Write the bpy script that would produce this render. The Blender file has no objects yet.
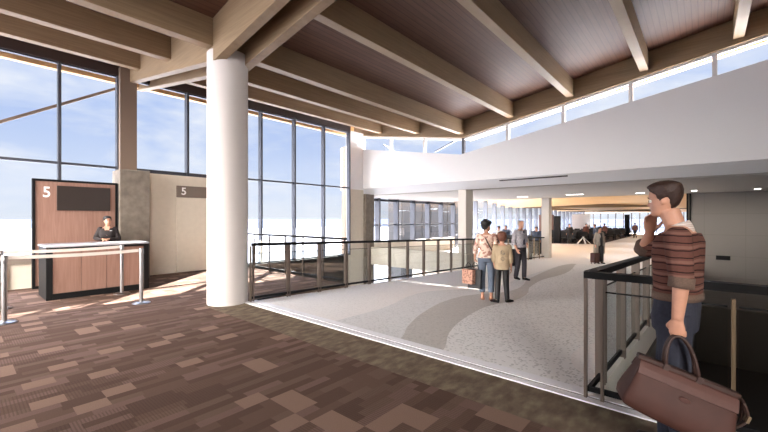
import bpy, bmesh, math, random
from mathutils import Vector, Matrix
random.seed(7)
PI = math.pi
scn = bpy.context.scene
COL = scn.collection

# ------------------------------------------------------------------ helpers
class MB:
    """collects geometry; build() links it as one mesh object"""
    def __init__(self):
        self.v = []; self.f = []; self.m = []; self.cur = 0
    def face(self, *idx):
        self.f.append(tuple(idx)); self.m.append(self.cur)
    def hexa(self, c):
        b = len(self.v); self.v += [tuple(p) for p in c]
        for q in ((0,3,2,1),(4,5,6,7),(0,1,5,4),(1,2,6,5),(2,3,7,6),(3,0,4,7)):
            self.face(*[b+i for i in q])
        return self
    def box(self, x0, x1, y0, y1, z0, z1):
        if x0 > x1: x0, x1 = x1, x0
        if y0 > y1: y0, y1 = y1, y0
        if z0 > z1: z0, z1 = z1, z0
        return self.hexa([(x0,y0,z0),(x1,y0,z0),(x1,y1,z0),(x0,y1,z0),(x0,y0,z1),(x1,y0,z1),(x1,y1,z1),(x0,y1,z1)])
    def bar(self, p0, p1, w, h, up=(0,0,1)):
        p0 = Vector(p0); p1 = Vector(p1); t = (p1-p0).normalized(); u = Vector(up)
        s = t.cross(u).normalized(); u = s.cross(t).normalized()
        s = s*w/2; u = u*h/2
        return self.hexa([p0-s-u, p0+s-u, p1+s-u, p1-s-u, p0-s+u, p0+s+u, p1+s+u, p1-s+u])
    def tube(self, path, r, seg=12, caps=True, sx=1.0):
        path = [Vector(p) for p in path]; n = len(path)
        if not isinstance(r, (list, tuple)): r = [r]*n
        b = len(self.v); ref = None
        for i, p in enumerate(path):
            t = (path[min(i+1,n-1)]-path[max(i-1,0)])
            t = t.normalized() if t.length > 1e-9 else Vector((0,0,1))
            if ref is None:
                ref = Vector((0,0,1)) if abs(t.z) < .9 else Vector((1,0,0))
            s = t.cross(ref).normalized(); u = s.cross(t).normalized(); ref = u
            for k in range(seg):
                a = 2*PI*k/seg
                self.v.append(tuple(p + s*(math.cos(a)*r[i]*sx) + u*(math.sin(a)*r[i])))
        for i in range(n-1):
            for k in range(seg):
                k2 = (k+1) % seg
                self.face(b+i*seg+k, b+i*seg+k2, b+(i+1)*seg+k2, b+(i+1)*seg+k)
        if caps:
            self.face(*[b+k for k in reversed(range(seg))]); self.face(*[b+(n-1)*seg+k for k in range(seg)])
        return self
    def lathe(self, prof, c=(0,0,0), seg=32):
        b = len(self.v); n = len(prof)
        for r, z in prof:
            for k in range(seg):
                a = 2*PI*k/seg
                self.v.append((c[0]+r*math.cos(a), c[1]+r*math.sin(a), c[2]+z))
        for i in range(n-1):
            for k in range(seg):
                k2 = (k+1) % seg
                self.face(b+i*seg+k, b+i*seg+k2, b+(i+1)*seg+k2, b+(i+1)*seg+k)
        self.face(*[b+k for k in reversed(range(seg))]); self.face(*[b+(n-1)*seg+k for k in range(seg)])
        return self
    def prism(self, poly, axis, a, b2):
        """poly of 2-D points swept along axis ('x': (y,z), 'y': (x,z), 'z': (x,y)) from a to b2"""
        def P(p, t):
            return {'x': (t,p[0],p[1]), 'y': (p[0],t,p[1]), 'z': (p[0],p[1],t)}[axis]
        b = len(self.v); n = len(poly)
        self.v += [P(p,a) for p in poly] + [P(p,b2) for p in poly]
        self.face(*range(b, b+n)); self.face(*reversed(range(b+n, b+2*n)))
        for i in range(n):
            j = (i+1) % n
            self.face(b+i, b+n+i, b+n+j, b+j)
        return self
    def rings(self, rings, caps=True):
        b = len(self.v); s = len(rings[0]); n = len(rings)
        for r in rings: self.v += [tuple(p) for p in r]
        for i in range(n-1):
            for k in range(s):
                k2 = (k+1) % s
                self.face(b+i*s+k, b+i*s+k2, b+(i+1)*s+k2, b+(i+1)*s+k)
        if caps:
            self.face(*[b+k for k in reversed(range(s))]); self.face(*[b+(n-1)*s+k for k in range(s)])
        return self
    def ball(self, c, rx, ry=None, rz=None, seg=14, rot=None):
        ry = ry or rx; rz = rz or rx; rg = []
        for i in range(1, seg):
            ph = -PI/2 + PI*i/seg; ring = []
            for k in range(seg*2):
                a = PI*k/seg
                p = Vector((math.cos(ph)*math.cos(a)*rx, math.cos(ph)*math.sin(a)*ry, math.sin(ph)*rz))
                if rot is not None: p = rot @ p
                ring.append(p + Vector(c))
            rg.append(ring)
        return self.rings(rg)
    def mesh(self, name, mats=()):
        me = bpy.data.meshes.new(name); me.from_pydata(self.v, [], self.f)
        for m in mats: me.materials.append(m)
        for p, i in zip(me.polygons, self.m): p.material_index = min(i, max(0, len(mats)-1))
        bm = bmesh.new(); bm.from_mesh(me); bmesh.ops.recalc_face_normals(bm, faces=bm.faces); bm.to_mesh(me); bm.free()
        return me
    def build(self, name, mats, parent=None, smooth=False, bevel=0, world=True):
        if not isinstance(mats, (list, tuple)): mats = [mats]
        o = bpy.data.objects.new(name, self.mesh(name, mats)); COL.objects.link(o)
        if parent is not None:
            o.parent = parent
            if world:
                p = parent; off = Vector((0,0,0))
                while p is not None: off += p.location; p = p.parent
                o.location = -off
        if smooth:
            for p in o.data.polygons: p.use_smooth = True
            if smooth != 'all':
                md = o.modifiers.new('es', 'EDGE_SPLIT'); md.split_angle = math.radians(40)
        if bevel:
            md = o.modifiers.new('bv', 'BEVEL'); md.width = bevel; md.segments = 2; md.limit_method = 'ANGLE'
        return o

def tag(o, label=None, cat=None, group=None, kind=None):
    if label: o['label'] = label
    if cat: o['category'] = cat
    if group: o['group'] = group
    if kind: o['kind'] = kind
    return o
def empty(name, loc=(0,0,0), label=None, cat=None, group=None, kind=None, rz=0):
    o = bpy.data.objects.new(name, None); COL.objects.link(o)
    o.location = loc; o.rotation_euler = (0,0,rz); o.empty_display_size = .1
    return tag(o, label, cat, group, kind)
def dup(root, loc, rz=0, label=None, group=None):
    def cp(o, parent):
        c = o.copy(); COL.objects.link(c); c.parent = parent
        for ch in o.children: cp(ch, c)
        return c
    kids = list(root.children)
    r = root.copy(); COL.objects.link(r)
    for ch in kids: cp(ch, r)
    r.location = loc; r.rotation_euler = (0,0,rz)
    if label: r['label'] = label
    if group: r['group'] = group
    return r

# ------------------------------------------------------------------ materials
def srgb(r, g, b):
    f = lambda c: (c/255/12.92) if c/255 <= .04045 else ((c/255+.055)/1.055)**2.4
    return (f(r), f(g), f(b), 1)
def nmat(name):
    m = bpy.data.materials.new(name); m.use_nodes = True; nt = m.node_tree
    return m, nt, nt.nodes['Principled BSDF']
def mat(name, c, rough=.5, metal=0, spec=.5, noise=0, nscale=40, bump=0):
    m, nt, b = nmat(name)
    b.inputs['Base Color'].default_value = c; b.inputs['Roughness'].default_value = rough
    b.inputs['Metallic'].default_value = metal; b.inputs['Specular IOR Level'].default_value = spec
    if noise or bump:
        tc = nt.nodes.new('ShaderNodeTexCoord'); n = nt.nodes.new('ShaderNodeTexNoise')
        n.inputs['Scale'].default_value = nscale; n.inputs['Detail'].default_value = 4
        nt.links.new(tc.outputs['Object'], n.inputs['Vector'])
        if noise:
            r = nt.nodes.new('ShaderNodeValToRGB')
            r.color_ramp.elements[0].position = .3; r.color_ramp.elements[1].position = .7
            r.color_ramp.elements[0].color = tuple(x*(1-noise) for x in c[:3])+(1,)
            r.color_ramp.elements[1].color = tuple(min(1,x*(1+noise)) for x in c[:3])+(1,)
            nt.links.new(n.outputs['Fac'], r.inputs['Fac']); nt.links.new(r.outputs['Color'], b.inputs['Base Color'])
        if bump:
            bp = nt.nodes.new('ShaderNodeBump'); bp.inputs['Strength'].default_value = bump; bp.inputs['Distance'].default_value = .01
            nt.links.new(n.outputs['Fac'], bp.inputs['Height']); nt.links.new(bp.outputs['Normal'], b.inputs['Normal'])
    return m
def math_node(nt, op, a, b=None):
    n = nt.nodes.new('ShaderNodeMath'); n.operation = op
    for i, x in enumerate((a, b)):
        if x is None: continue
        if isinstance(x, (int, float)): n.inputs[i].default_value = x
        else: nt.links.new(x, n.inputs[i])
    return n.outputs[0]
def mix_rgb(nt, fac, a, b, mode='MIX'):
    n = nt.nodes.new('ShaderNodeMix'); n.data_type = 'RGBA'; n.blend_type = mode
    for sock, x in ((n.inputs[0], fac), (n.inputs[6], a), (n.inputs[7], b)):
        if isinstance(x, (int, float)): sock.default_value = x
        elif isinstance(x, tuple): sock.default_value = x
        else: nt.links.new(x, sock)
    return n.outputs[2]
def ramp(nt, fac, stops):
    n = nt.nodes.new('ShaderNodeValToRGB'); e = n.color_ramp.elements
    while len(e) < len(stops): e.new(.5)
    for el, (p, c) in zip(e, stops): el.position = p; el.color = c
    nt.links.new(fac, n.inputs['Fac']); return n.outputs['Color']
def objcoord(nt, scale=(1,1,1), kind='Object'):
    tc = nt.nodes.new('ShaderNodeTexCoord'); mp = nt.nodes.new('ShaderNodeMapping'); mp.inputs['Scale'].default_value = scale
    nt.links.new(tc.outputs[kind], mp.inputs['Vector']); return mp.outputs['Vector']
def wood(name, c1, c2, scale=(30,2,30), rough=.55, board=None, boardcol=None):
    m, nt, b = nmat(name); v = objcoord(nt, scale)
    n = nt.nodes.new('ShaderNodeTexNoise'); n.inputs['Scale'].default_value = 1; n.inputs['Detail'].default_value = 6; n.inputs['Distortion'].default_value = .6
    nt.links.new(v, n.inputs['Vector']); col = ramp(nt, n.outputs['Fac'], [(.3,c1),(.7,c2)])
    if board:      # dark board joints every `board` metres along X
        tc = nt.nodes.new('ShaderNodeTexCoord'); sp = nt.nodes.new('ShaderNodeSeparateXYZ'); nt.links.new(tc.outputs['Object'], sp.inputs[0])
        fr = math_node(nt, 'FRACT', math_node(nt, 'DIVIDE', sp.outputs[0], board))
        ln = math_node(nt, 'LESS_THAN', fr, .16)
        wn = nt.nodes.new('ShaderNodeTexWhiteNoise'); wn.noise_dimensions = '1D'
        nt.links.new(math_node(nt, 'FLOOR', math_node(nt, 'DIVIDE', sp.outputs[0], board)), wn.inputs['W'])
        col = mix_rgb(nt, math_node(nt,'MULTIPLY',wn.outputs['Value'],.25), col, boardcol)
        col = mix_rgb(nt, math_node(nt, 'MULTIPLY', ln, .6), col, boardcol)
    nt.links.new(col, b.inputs['Base Color']); b.inputs['Roughness'].default_value = rough
    b.inputs['Specular IOR Level'].default_value = .3
    return m
def glass(name, tint=(1,1,1,1), refl=.06):
    m = bpy.data.materials.new(name); m.use_nodes = True; nt = m.node_tree; nt.nodes.clear()
    out = nt.nodes.new('ShaderNodeOutputMaterial'); t = nt.nodes.new('ShaderNodeBsdfTransparent'); g = nt.nodes.new('ShaderNodeBsdfGlossy')
    t.inputs['Color'].default_value = tint; g.inputs['Roughness'].default_value = .02
    fr = nt.nodes.new('ShaderNodeFresnel'); fr.inputs['IOR'].default_value = 1.35
    mx = nt.nodes.new('ShaderNodeMixShader'); sc = math_node(nt, 'MULTIPLY', fr.outputs[0], refl/.06*.22)
    nt.links.new(sc, mx.inputs[0]); nt.links.new(t.outputs[0], mx.inputs[1]); nt.links.new(g.outputs[0], mx.inputs[2])
    nt.links.new(mx.outputs[0], out.inputs['Surface']); return m
def emit(name, c, s):
    m, nt, b = nmat(name); b.inputs['Base Color'].default_value = c
    b.inputs['Emission Color'].default_value = c; b.inputs['Emission Strength'].default_value = s; return m

M = {}
M['glulam'] = wood('glulam', srgb(136,114,88), srgb(153,130,102), (3,1.2,30))
M['glulam_x'] = wood('glulam_x', srgb(136,114,88), srgb(153,130,102), (1.2,3,30))
M['deck'] = wood('deck', srgb(94,65,51), srgb(106,75,59), (20,1.5,20), board=.115, boardcol=srgb(70,46,36))
M['header'] = mat('header', srgb(50,34,28), .6)
M['white'] = mat('white_plaster', srgb(236,234,234), .8, spec=.2)
M['soffit'] = mat('soffit_paint', srgb(198,192,186), .8, spec=.2)
M['col_paint'] = mat('column_paint', srgb(206,199,195), .7, spec=.2)
M['beige'] = mat('beige_panel', srgb(208,198,182), .7, noise=.03, nscale=8)
M['cream'] = mat('cream_paint', srgb(222,214,204), .7)
M['concrete'] = mat('concrete', srgb(118,109,98), .85, noise=.22, nscale=6, bump=.15)
M['steel_brown'] = mat('brown_steel', srgb(120,102,88), .55)
M['mullion'] = mat('mullion_metal', srgb(70,72,80), .4, metal=.3)
M['mullion_w'] = mat('white_frame', srgb(226,224,222), .5)
M['gutter'] = mat('aluminium_strip', srgb(238,238,242), .4, metal=.0)
M['groove'] = mat('groove', srgb(60,52,48), .6)
M['glass'] = glass('window_glass')
M['glass_rail'] = glass('rail_glass', (.93,.95,.95,1), .06)
M['black'] = mat('black_metal', srgb(16,15,16), .6, spec=.2)
M['black_soft'] = mat('black_vinyl', srgb(26,24,26), .55)
M['bronze'] = mat('bronze_bar', srgb(112,99,90), .4, metal=.3)
M['brass'] = mat('brass_bar', srgb(140,122,98), .35, metal=.6)
M['chrome'] = mat('chrome', srgb(150,148,148), .32, metal=1)
M['belt'] = mat('belt', srgb(226,216,206), .7)
M['walnut'] = wood('walnut_panel', srgb(138,104,90), srgb(154,120,105), (25,25,1.5), .5)
M['screen'] = mat('dark_screen', srgb(48,40,36), .3)
M['sign_grey'] = mat('sign_grey', srgb(118,106,96), .6)
M['letter'] = mat('white_letter', srgb(245,243,240), .5)
M['counter_top'] = mat('counter_top', srgb(158,158,164), .3)
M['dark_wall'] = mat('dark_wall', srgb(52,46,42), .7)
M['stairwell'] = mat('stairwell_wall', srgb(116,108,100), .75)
M['apron'] = mat('apron_concrete', srgb(124,126,131), .9, spec=0, noise=.04, nscale=.02)
M['plain'] = mat('far_plain', srgb(58,64,76), .95, spec=0)
M['tan'] = wood('tan_timber', srgb(214,170,118), srgb(232,190,138), (3,3,3))
M['grey_block'] = mat('grey_cladding', srgb(44,44,47), .8)
M['maroon'] = mat('maroon_carpet', srgb(58,38,34), .95, noise=.15, nscale=3)
M['slot_lamp'] = emit('slot_lamp', (1,.96,.92,1), 1.2)
M['light_spot'] = emit('lamp_lens', (1,.95,.88,1), 6)
# ------------------------------------------------------------------ layout constants
EYE = 1.6
RK, RY0, RY1 = .031, 3.86, 21.0
def rz(y): return 0 if y < RY0 else -RK*(min(y, RY1)-RY0)
ZC = rz(99)                      # concourse level
XV = -6.85                       # valley line of the roof
def roofz(x, z0): return z0 + (.163*(x-XV) if x > XV else .158*(XV-x))
CW = -11.9                       # curtain wall plane
RAILX, RAILR = -6.55, -.8
def rr(y): return RAILR+.024*(min(y,21)-3.7)

# ------------------------------------------------------------------ carpet
def carpet_material():
    m, nt, b = nmat('carpet_tiles'); L = nt.links
    tc = nt.nodes.new('ShaderNodeTexCoord'); sp = nt.nodes.new('ShaderNodeSeparateXYZ'); L.new(tc.outputs['Object'], sp.inputs[0])
    X, Y = sp.outputs[0], sp.outputs[1]
    def cells(w, h, ox, oy, seed, shift=.5):
        """random value per brick, long side along Y"""
        row = math_node(nt, 'FLOOR', math_node(nt, 'DIVIDE', math_node(nt, 'ADD', X, ox), h))
        rn = nt.nodes.new('ShaderNodeTexWhiteNoise'); rn.noise_dimensions = '1D'; L.new(math_node(nt,'ADD',row,seed), rn.inputs['W'])
        q = math_node(nt, 'ADD', math_node(nt, 'DIVIDE', math_node(nt, 'ADD', Y, oy), w), math_node(nt, 'MULTIPLY', rn.outputs['Value'], shift))
        col = math_node(nt, 'FLOOR', q)
        cb = nt.nodes.new('ShaderNodeCombineXYZ'); L.new(row, cb.inputs[0]); L.new(col, cb.inputs[1]); cb.inputs[2].default_value = seed
        wn = nt.nodes.new('ShaderNodeTexWhiteNoise'); wn.noise_dimensions = '3D'; L.new(cb.outputs[0], wn.inputs['Vector'])
        return wn.outputs['Value']
    a = cells(.37, .094, 0, 0, 3.3, 5); c = cells(.235, .188, .1, .05, 8.1, 0); d = cells(.94, .47, 0, 0, 21.7, 0)
    tone = ramp(nt, a, [(0, srgb(88,69,60)), (.35, srgb(98,78,68)), (.62, srgb(112,90,81)), (.8, srgb(104,85,74))])
    nt.nodes[-1].color_ramp.interpolation = 'CONSTANT'
    big = ramp(nt, c, [(0, srgb(83,66,57)), (.3, srgb(96,78,67)), (.55, srgb(109,89,78)), (.8, srgb(131,107,94))])
    nt.nodes[-1].color_ramp.interpolation = 'CONSTANT'
    sel = math_node(nt, 'GREATER_THAN', c, .87)
    col = mix_rgb(nt, sel, tone, big)
    # fine loop stripes on some cells
    st = math_node(nt, 'LESS_THAN', math_node(nt, 'FRACT', math_node(nt, 'DIVIDE', Y, .024)), .4)
    stm = math_node(nt, 'MULTIPLY', st, math_node(nt, 'GREATER_THAN', d, .62))
    stm = math_node(nt, 'MULTIPLY', stm, math_node(nt, 'LESS_THAN', c, .84))
    col = mix_rgb(nt, math_node(nt, 'MULTIPLY', stm, .4), col, srgb(75,58,51))
    # olive border band beside the metal strip
    n = nt.nodes.new('ShaderNodeTexNoise'); n.inputs['Scale'].default_value = 5; n.inputs['Detail'].default_value = 5
    L.new(objcoord(nt, (2.2,1,1)), n.inputs['Vector'])
    ol = ramp(nt, n.outputs['Fac'], [(.35, srgb(100,86,74)), (.52, srgb(114,100,85)), (.68, srgb(132,120,100))])
    bd = math_node(nt, 'MULTIPLY', math_node(nt, 'GREATER_THAN', Y, 2.98), math_node(nt, 'GREATER_THAN', X, -6.9))
    col = mix_rgb(nt, bd, col, ol)
    f = nt.nodes.new('ShaderNodeTexNoise'); f.inputs['Scale'].default_value = 220; f.inputs['Detail'].default_value = 3
    L.new(tc.outputs['Object'], f.inputs['Vector'])
    col = mix_rgb(nt, .5, col, ramp(nt, f.outputs['Fac'], [(.3,(.25,.25,.25,1)),(.7,(.75,.75,.75,1))]), 'OVERLAY')
    L.new(col, b.inputs['Base Color']); b.inputs['Roughness'].default_value = .95; b.inputs['Specular IOR Level'].default_value = .1
    bp = nt.nodes.new('ShaderNodeBump'); bp.inputs['Strength'].default_value = .5; bp.inputs['Distance'].default_value = .006
    L.new(f.outputs['Fac'], bp.inputs['Height']); L.new(bp.outputs['Normal'], b.inputs['Normal'])
    return m
def terrazzo(name, c, chip=.35):
    m, nt, b = nmat(name); L = nt.links
    v = nt.nodes.new('ShaderNodeTexVoronoi'); v.inputs['Scale'].default_value = 24; L.new(objcoord(nt), v.inputs['Vector'])
    ch = ramp(nt, v.outputs['Color'], [(0, (.25,.25,.26,1)), (.22, (.5,.5,.5,1)), (.75,(.5,.5,.5,1)), (1,(.68,.68,.66,1))])
    n = nt.nodes.new('ShaderNodeTexNoise'); n.inputs['Scale'].default_value = 60; n.inputs['Detail'].default_value = 4; L.new(objcoord(nt), n.inputs['Vector'])
    col = mix_rgb(nt, chip, c, ch, 'OVERLAY')
    v2 = nt.nodes.new('ShaderNodeTexVoronoi'); v2.inputs['Scale'].default_value = 30; L.new(objcoord(nt), v2.inputs['Vector'])
    sx = nt.nodes.new('ShaderNodeSeparateColor'); L.new(v2.outputs['Color'], sx.inputs[0])
    pm = math_node(nt, 'MULTIPLY', math_node(nt, 'LESS_THAN', sx.outputs[0], .36), math_node(nt, 'LESS_THAN', v2.outputs['Distance'], .5))
    col = mix_rgb(nt, math_node(nt, 'MULTIPLY', pm, chip*.55), col, srgb(96,94,92))
    col = mix_rgb(nt, .25, col, ramp(nt, n.outputs['Fac'], [(.35,(.38,.38,.38,1)),(.65,(.6,.6,.6,1))]), 'OVERLAY')
    L.new(col, b.inputs['Base Color']); b.inputs['Roughness'].default_value = .6; b.inputs['Specular IOR Level'].default_value = .18
    return m
M['carpet'] = carpet_material()
M['tz1'] = terrazzo('terrazzo_cream', srgb(240,236,234), .2)
M['tz2'] = terrazzo('terrazzo_grey', srgb(226,225,225), .35)
M['tz3'] = terrazzo('terrazzo_dark', srgb(198,194,190), .35)
M['tz4'] = terrazzo('terrazzo_chip', srgb(237,236,235), .6)

b = MB(); b.prism([(-11.95,-5),(5,-5),(5,3.59),(-6.6,3.59),(-6.6,6.3),(-11.95,6.3)], 'z', -.3, 0)
tag(b.build('floor', M['carpet']), 'brown patterned carpet floor with olive border', 'floor', kind='structure')

# terrazzo ramp with wavy inlays in one mesh
b = MB()
def slabquad(x0, x1, ys):
    for y0, y1 in zip(ys, ys[1:]):
        b.hexa([(x0,y0,rz(y0)-.35),(rr(y0),y0,rz(y0)-.35),(rr(y1),y1,rz(y1)-.35),(x0,y1,rz(y1)-.35),(x0,y0,rz(y0)),(rr(y0),y0,rz(y0)),(rr(y1),y1,rz(y1)),(x0,y1,rz(y1))])
slabquad(-6.62, RAILR, [3.86, 8, 12, 16.5, 21.0])
b.hexa([(-13.6,18.6,ZC-.35),(-6.62,18.6,ZC-.35),(-6.62,21,ZC-.35),(-13.6,21,ZC-.35),(-13.6,18.6,ZC),(-6.62,18.6,ZC),(-6.62,21,ZC),(-13.6,21,ZC)])
b.box(-13.6, -.45, 21.0, 64, ZC-.35, ZC); b.box(-.45, 6, 21.6, 64, ZC-.35, ZC)
A = [(-4.36,3.87),(-4.39,4.23),(-4.41,4.72),(-4.51,5.37),(-4.82,6.39),(-4.9,7.13),(-4.73,7.7),(-4.45,8.15),(-4.13,9.52),(-4.3,11.39),(-4.51,14.46),(-4.65,16.87),(-4.54,18.81)]
B = [(-3.06,3.87),(-3.36,4.42),(-3.66,5.14),(-3.94,6.18),(-4.03,7.23),(-3.87,7.84),(-3.59,8.44),(-3.59,9.46),(-4.01,11.23),(-4.36,13.96),(-4.61,16.93),(-4.5,18.85)]
C = [(-2.4,3.87),(-2.7,4.49),(-2.92,5.13),(-3.1,6.07),(-3.15,6.8),(-3.02,7.63),(-3.11,8.67),(-3.41,9.66),(-3.67,11.46),(-3.65,13.42),(-3.85,15.37),(-4.34,18.32)]
def smooth_line(P, n=40):
    """x as a function of y, smoothly resampled"""
    ys = [p[1] for p in P]; out = []
    for i in range(n+1):
        y = 3.87 + (18.3-3.87)*(i/n)**1.3
        k = max(0, min(len(P)-2, next((j for j in range(len(P)-1) if ys[j+1] >= y), len(P)-2)))
        t = (y-ys[k])/(ys[k+1]-ys[k]); g = lambda j: P[max(0,min(len(P)-1,j))][0]
        p0,p1,p2,p3 = g(k-1),g(k),g(k+1),g(k+2)
        x = .5*((2*p1)+(-p0+p2)*t+(2*p0-5*p1+4*p2-p3)*t*t+(-p0+3*p1-3*p2+p3)*t**3)
        out.append((x,y))
    return out
a_, b_, c_ = smooth_line(A), smooth_line(B), smooth_line(C)
def band(l, r, mi, h):
    b.cur = mi; o = len(b.v)
    for (x0,y0),(x1,y1) in zip(l, r):
        b.v.append((x0,y0,rz(y0)+h)); b.v.append((x1,y1,rz(y1)+h))
    for i in range(len(l)-1): b.face(o+2*i, o+2*i+1, o+2*i+3, o+2*i+2)
band(a_, b_, 1, .0012); band(b_, c_, 2, .0018)
band(c_, [(rr(p[1]), p[1]) for p in c_], 3, .0012)
for cy, r in ((7.0,.5),(5.0,.42)):
    o = len(b.v); b.cur = 0
    pts = [(rr(cy)-.02-r*math.sin(PI*i/16), cy+1.9*r*math.cos(PI*i/16)) for i in range(17)]
    for x, y in pts: b.v.append((x,y,rz(y)+.0024))
    b.face(*range(o, o+17))
tag(b.build('floor_terrazzo', [M['tz1'],M['tz2'],M['tz3'],M['tz4']]), 'pale terrazzo concourse floor with wavy grey bands', 'floor', kind='structure')

b = MB(); b.prism([(-13.6,32.4),(-9.75,33.3),(-6.6,35.0),(-6.6,61),(-13.6,61)],'z',ZC,ZC+.012)
tag(b.build('floor_lounge', M['maroon']), 'dark maroon carpet under the far lounge seats', 'floor', kind='structure')

# threshold strip: two metal bars with a dark groove
b = MB(); b.box(-6.62,5,3.59,3.685,-.01,.012); b.box(-6.62,5,3.715,3.86,-.01,.012)
b.cur = 1; b.box(-6.62,5,3.685,3.715,-.01,.004); b.box(-6.62,RAILR,3.86,3.872,-.01,.006)
tag(b.build('trim_1', [M['gutter'],M['groove']]), 'silver metal strip between the carpet and terrazzo', 'trim', kind='structure')

# ------------------------------------------------------------------ roof
b = MB()
for x0, x1 in ((-12.9,XV),(XV,6)):
    b.hexa([(x0,-5,roofz(x0,5.24)),(x1,-5,roofz(x1,5.24)),(x1,12.9,roofz(x1,5.24)),(x0,12.9,roofz(x0,5.24)),
            (x0,-5,roofz(x0,5.5)),(x1,-5,roofz(x1,5.5)),(x1,12.9,roofz(x1,5.5)),(x0,12.9,roofz(x0,5.5))])
tag(b.build('ceiling', M['deck']), 'dark brown timber board ceiling between the beams', 'ceiling', kind='structure')
# purlins
def purlin(x, y0, y1, label):
    w = .2; z = roofz(x,4.74); t = roofz(x,5.25)
    o = MB().box(x-w/2, x+w/2, y0, y1, z, t).build('ceiling_beam', M['glulam'], bevel=.008)
    tag(o, label, 'beam', 'timber beams under the roof', 'structure')
names = {-10.9:'next to the window wall', -8.87:'second from the window wall', -6.87:'over the white round column line',
         -5.0:'first past the column towards the white wall', -3.13:'long one over the middle of the walkway', -1.25:'steep one right of the middle of the roof', .63:'short one at the right end of the roof'}
for x, w in names.items():
    purlin(x, 3.76, 12.4, f'tan timber roof beam {w}, between the girders')
for x, w in list(names.items())[:3]:
    purlin(x, -5, 3.08, f'tan timber roof beam {w}, on the near side of the girder')
for x in (-5.0,-3.13,-1.25,.63,2.5,4.4):
    purlin(x, -5, 3.08, 'tan timber roof beam overhead behind the girder')
for x in (2.5,4.4): purlin(x, 3.76, 12.4, 'tan timber roof beam beyond the right end of the white wall')
# girders (double, over the columns)
def sloped(x0, x1, y0, y1, zb, zt, name, m, label, cat, grp=None, k=None):
    o = MB().hexa([(x0,y0,roofz(x0,zb)),(x1,y0,roofz(x1,zb)),(x1,y1,roofz(x1,zb)),(x0,y1,roofz(x0,zb)),
                   (x0,y0,roofz(x0,zt)),(x1,y0,roofz(x1,zt)),(x1,y1,roofz(x1,zt)),(x0,y1,roofz(x0,zt))]).build(name, m, bevel=.008)
    return tag(o, label, cat, grp, k or 'structure')
GRP = 'double girders over the columns'
sloped(XV, 6, 3.08, 3.25, 4.46, 5.26, 'girder_beam', M['glulam_x'], 'near half of the double timber girder rising from the round column', 'beam', GRP)
sloped(XV, 6, 3.6, 3.77, 4.46, 5.26, 'girder_beam', M['glulam_x'], 'far half of the double timber girder rising from the round column', 'beam', GRP)
sloped(-13.0, XV-.02, 3.08, 3.25, 4.5, 5.26, 'girder_beam', M['glulam_x'], 'near timber girder from the round column to the window wall', 'beam', GRP)
sloped(-13.0, XV-.02, 3.6, 3.77, 4.5, 5.26, 'girder_beam', M['glulam_x'], 'far timber girder from the round column to the window wall', 'beam', GRP)
sloped(XV, 6, 12.4, 12.62, 4.62, 5.26, 'girder_beam', M['glulam_x'], 'sloping timber edge girder above the long clerestory', 'beam', GRP)
sloped(-12.6, XV-.001, 12.4, 12.62, 4.62, 5.26, 'girder_beam', M['glulam_x'], 'level looking timber edge girder above the short clerestory', 'beam', GRP)
# roof edge outside
sloped(XV, 6, 12.9, 13.06, 4.60, 5.5, 'roof_fascia', M['tan'], 'tan roof edge board outside the long clerestory', 'roof edge')
sloped(-12.9, XV-.001, 12.9, 13.06, 4.74, 5.5, 'roof_fascia', M['tan'], 'tan roof edge board outside the short clerestory', 'roof edge')
o = MB().box(-12.95,-12.78,-5,13.06,5.5,6.25).build('roof_fascia', M['tan'])
tag(o, 'tan timber roof edge outside the tall window wall', 'roof edge', kind='structure')
o = MB().box(CW-.12,CW+.1,-5,11.42,5.40,6.05).build('header_beam', M['header'])
tag(o, 'dark brown header above the tall window wall', 'beam', kind='structure')

# round column
b = MB(); b.lathe([(.365,0),(.365,4.7)], (-6.9,3.42,0), 48)
tag(b.build('round_column', M['col_paint'], smooth=True), 'thick white round column standing at the carpet edge', 'column', kind='structure')
# concrete pier with steel post
b = MB(); b.box(-12.05,-11.35,2.78,3.46,0,2.87)
pier = tag(b.build('concrete_column', M['concrete'], bevel=.01), 'rough concrete pier beside the sign wall', 'column', kind='structure')
b = MB(); b.box(-12.0,-11.65,2.86,3.24,2.87,5.6)
tag(b.build('steel_column', M['steel_brown']), 'brown steel post on top of the concrete pier', 'column', kind='structure')

# ------------------------------------------------------------------ curtain wall bays
wn = [0]
def bay(y0, y1, zb, zt, label, transoms=(2.95,), x=CW, mm=None, pt='glass', mw=.06, md=.2):
    wn[0] += 1; mm = mm or M['mullion']
    e = empty(f'window_{wn[0]}', (x,(y0+y1)/2,zb), label, 'window', 'bays of the tall window wall', 'structure')
    f = MB(); f.box(x-md/2,x+md/2,y1-mw/2,y1+mw/2,zb,zt); f.build('mullion', mm, e)
    f = MB(); f.box(x-.05,x+.05,y0+mw/2,y1-mw/2,zt-.06,zt); f.box(x-.05,x+.05,y0+mw/2,y1-mw/2,zb,zb+.06); f.build('frame', mm, e)
    zs = [zb+.06]+[t for t in transoms if zb < t < zt]+[zt-.06]
    for t in zs[1:-1]:
        MB().box(x-.06,x+.06,y0+mw/2,y1-mw/2,t-.03,t+.03).build('transom', mm, e)
    for a, c in zip(zs, zs[1:]):
        MB().box(x-.006,x+.006,y0+mw/2,y1-mw/2,a+(.03 if a in transoms else 0),c-(.03 if c in transoms else 0)).build('glass_pane', M[pt], e)
    return e
HZ = 5.42
bay(-3.0,-1.4,.7,HZ,'window bay outside the frame left of the desk')
bay(-1.4,.1,.7,HZ,'window bay at the very left edge of the photo')
bay(.1,1.67,.7,HZ,'window bay left of the sign wall, over the low wall')
bay(1.67,2.86,.7,HZ,'window bay above the dark screen, beside the steel post')
bay(3.26,4.62,2.87,HZ,'window bay above the beige wall, right of the steel post')
bay(4.62,5.4,2.87,HZ,'window bay above the grey number sign, partly behind the round column')
bay(5.4,7.09,0,HZ,'full height window bay just right of the round column')
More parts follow.
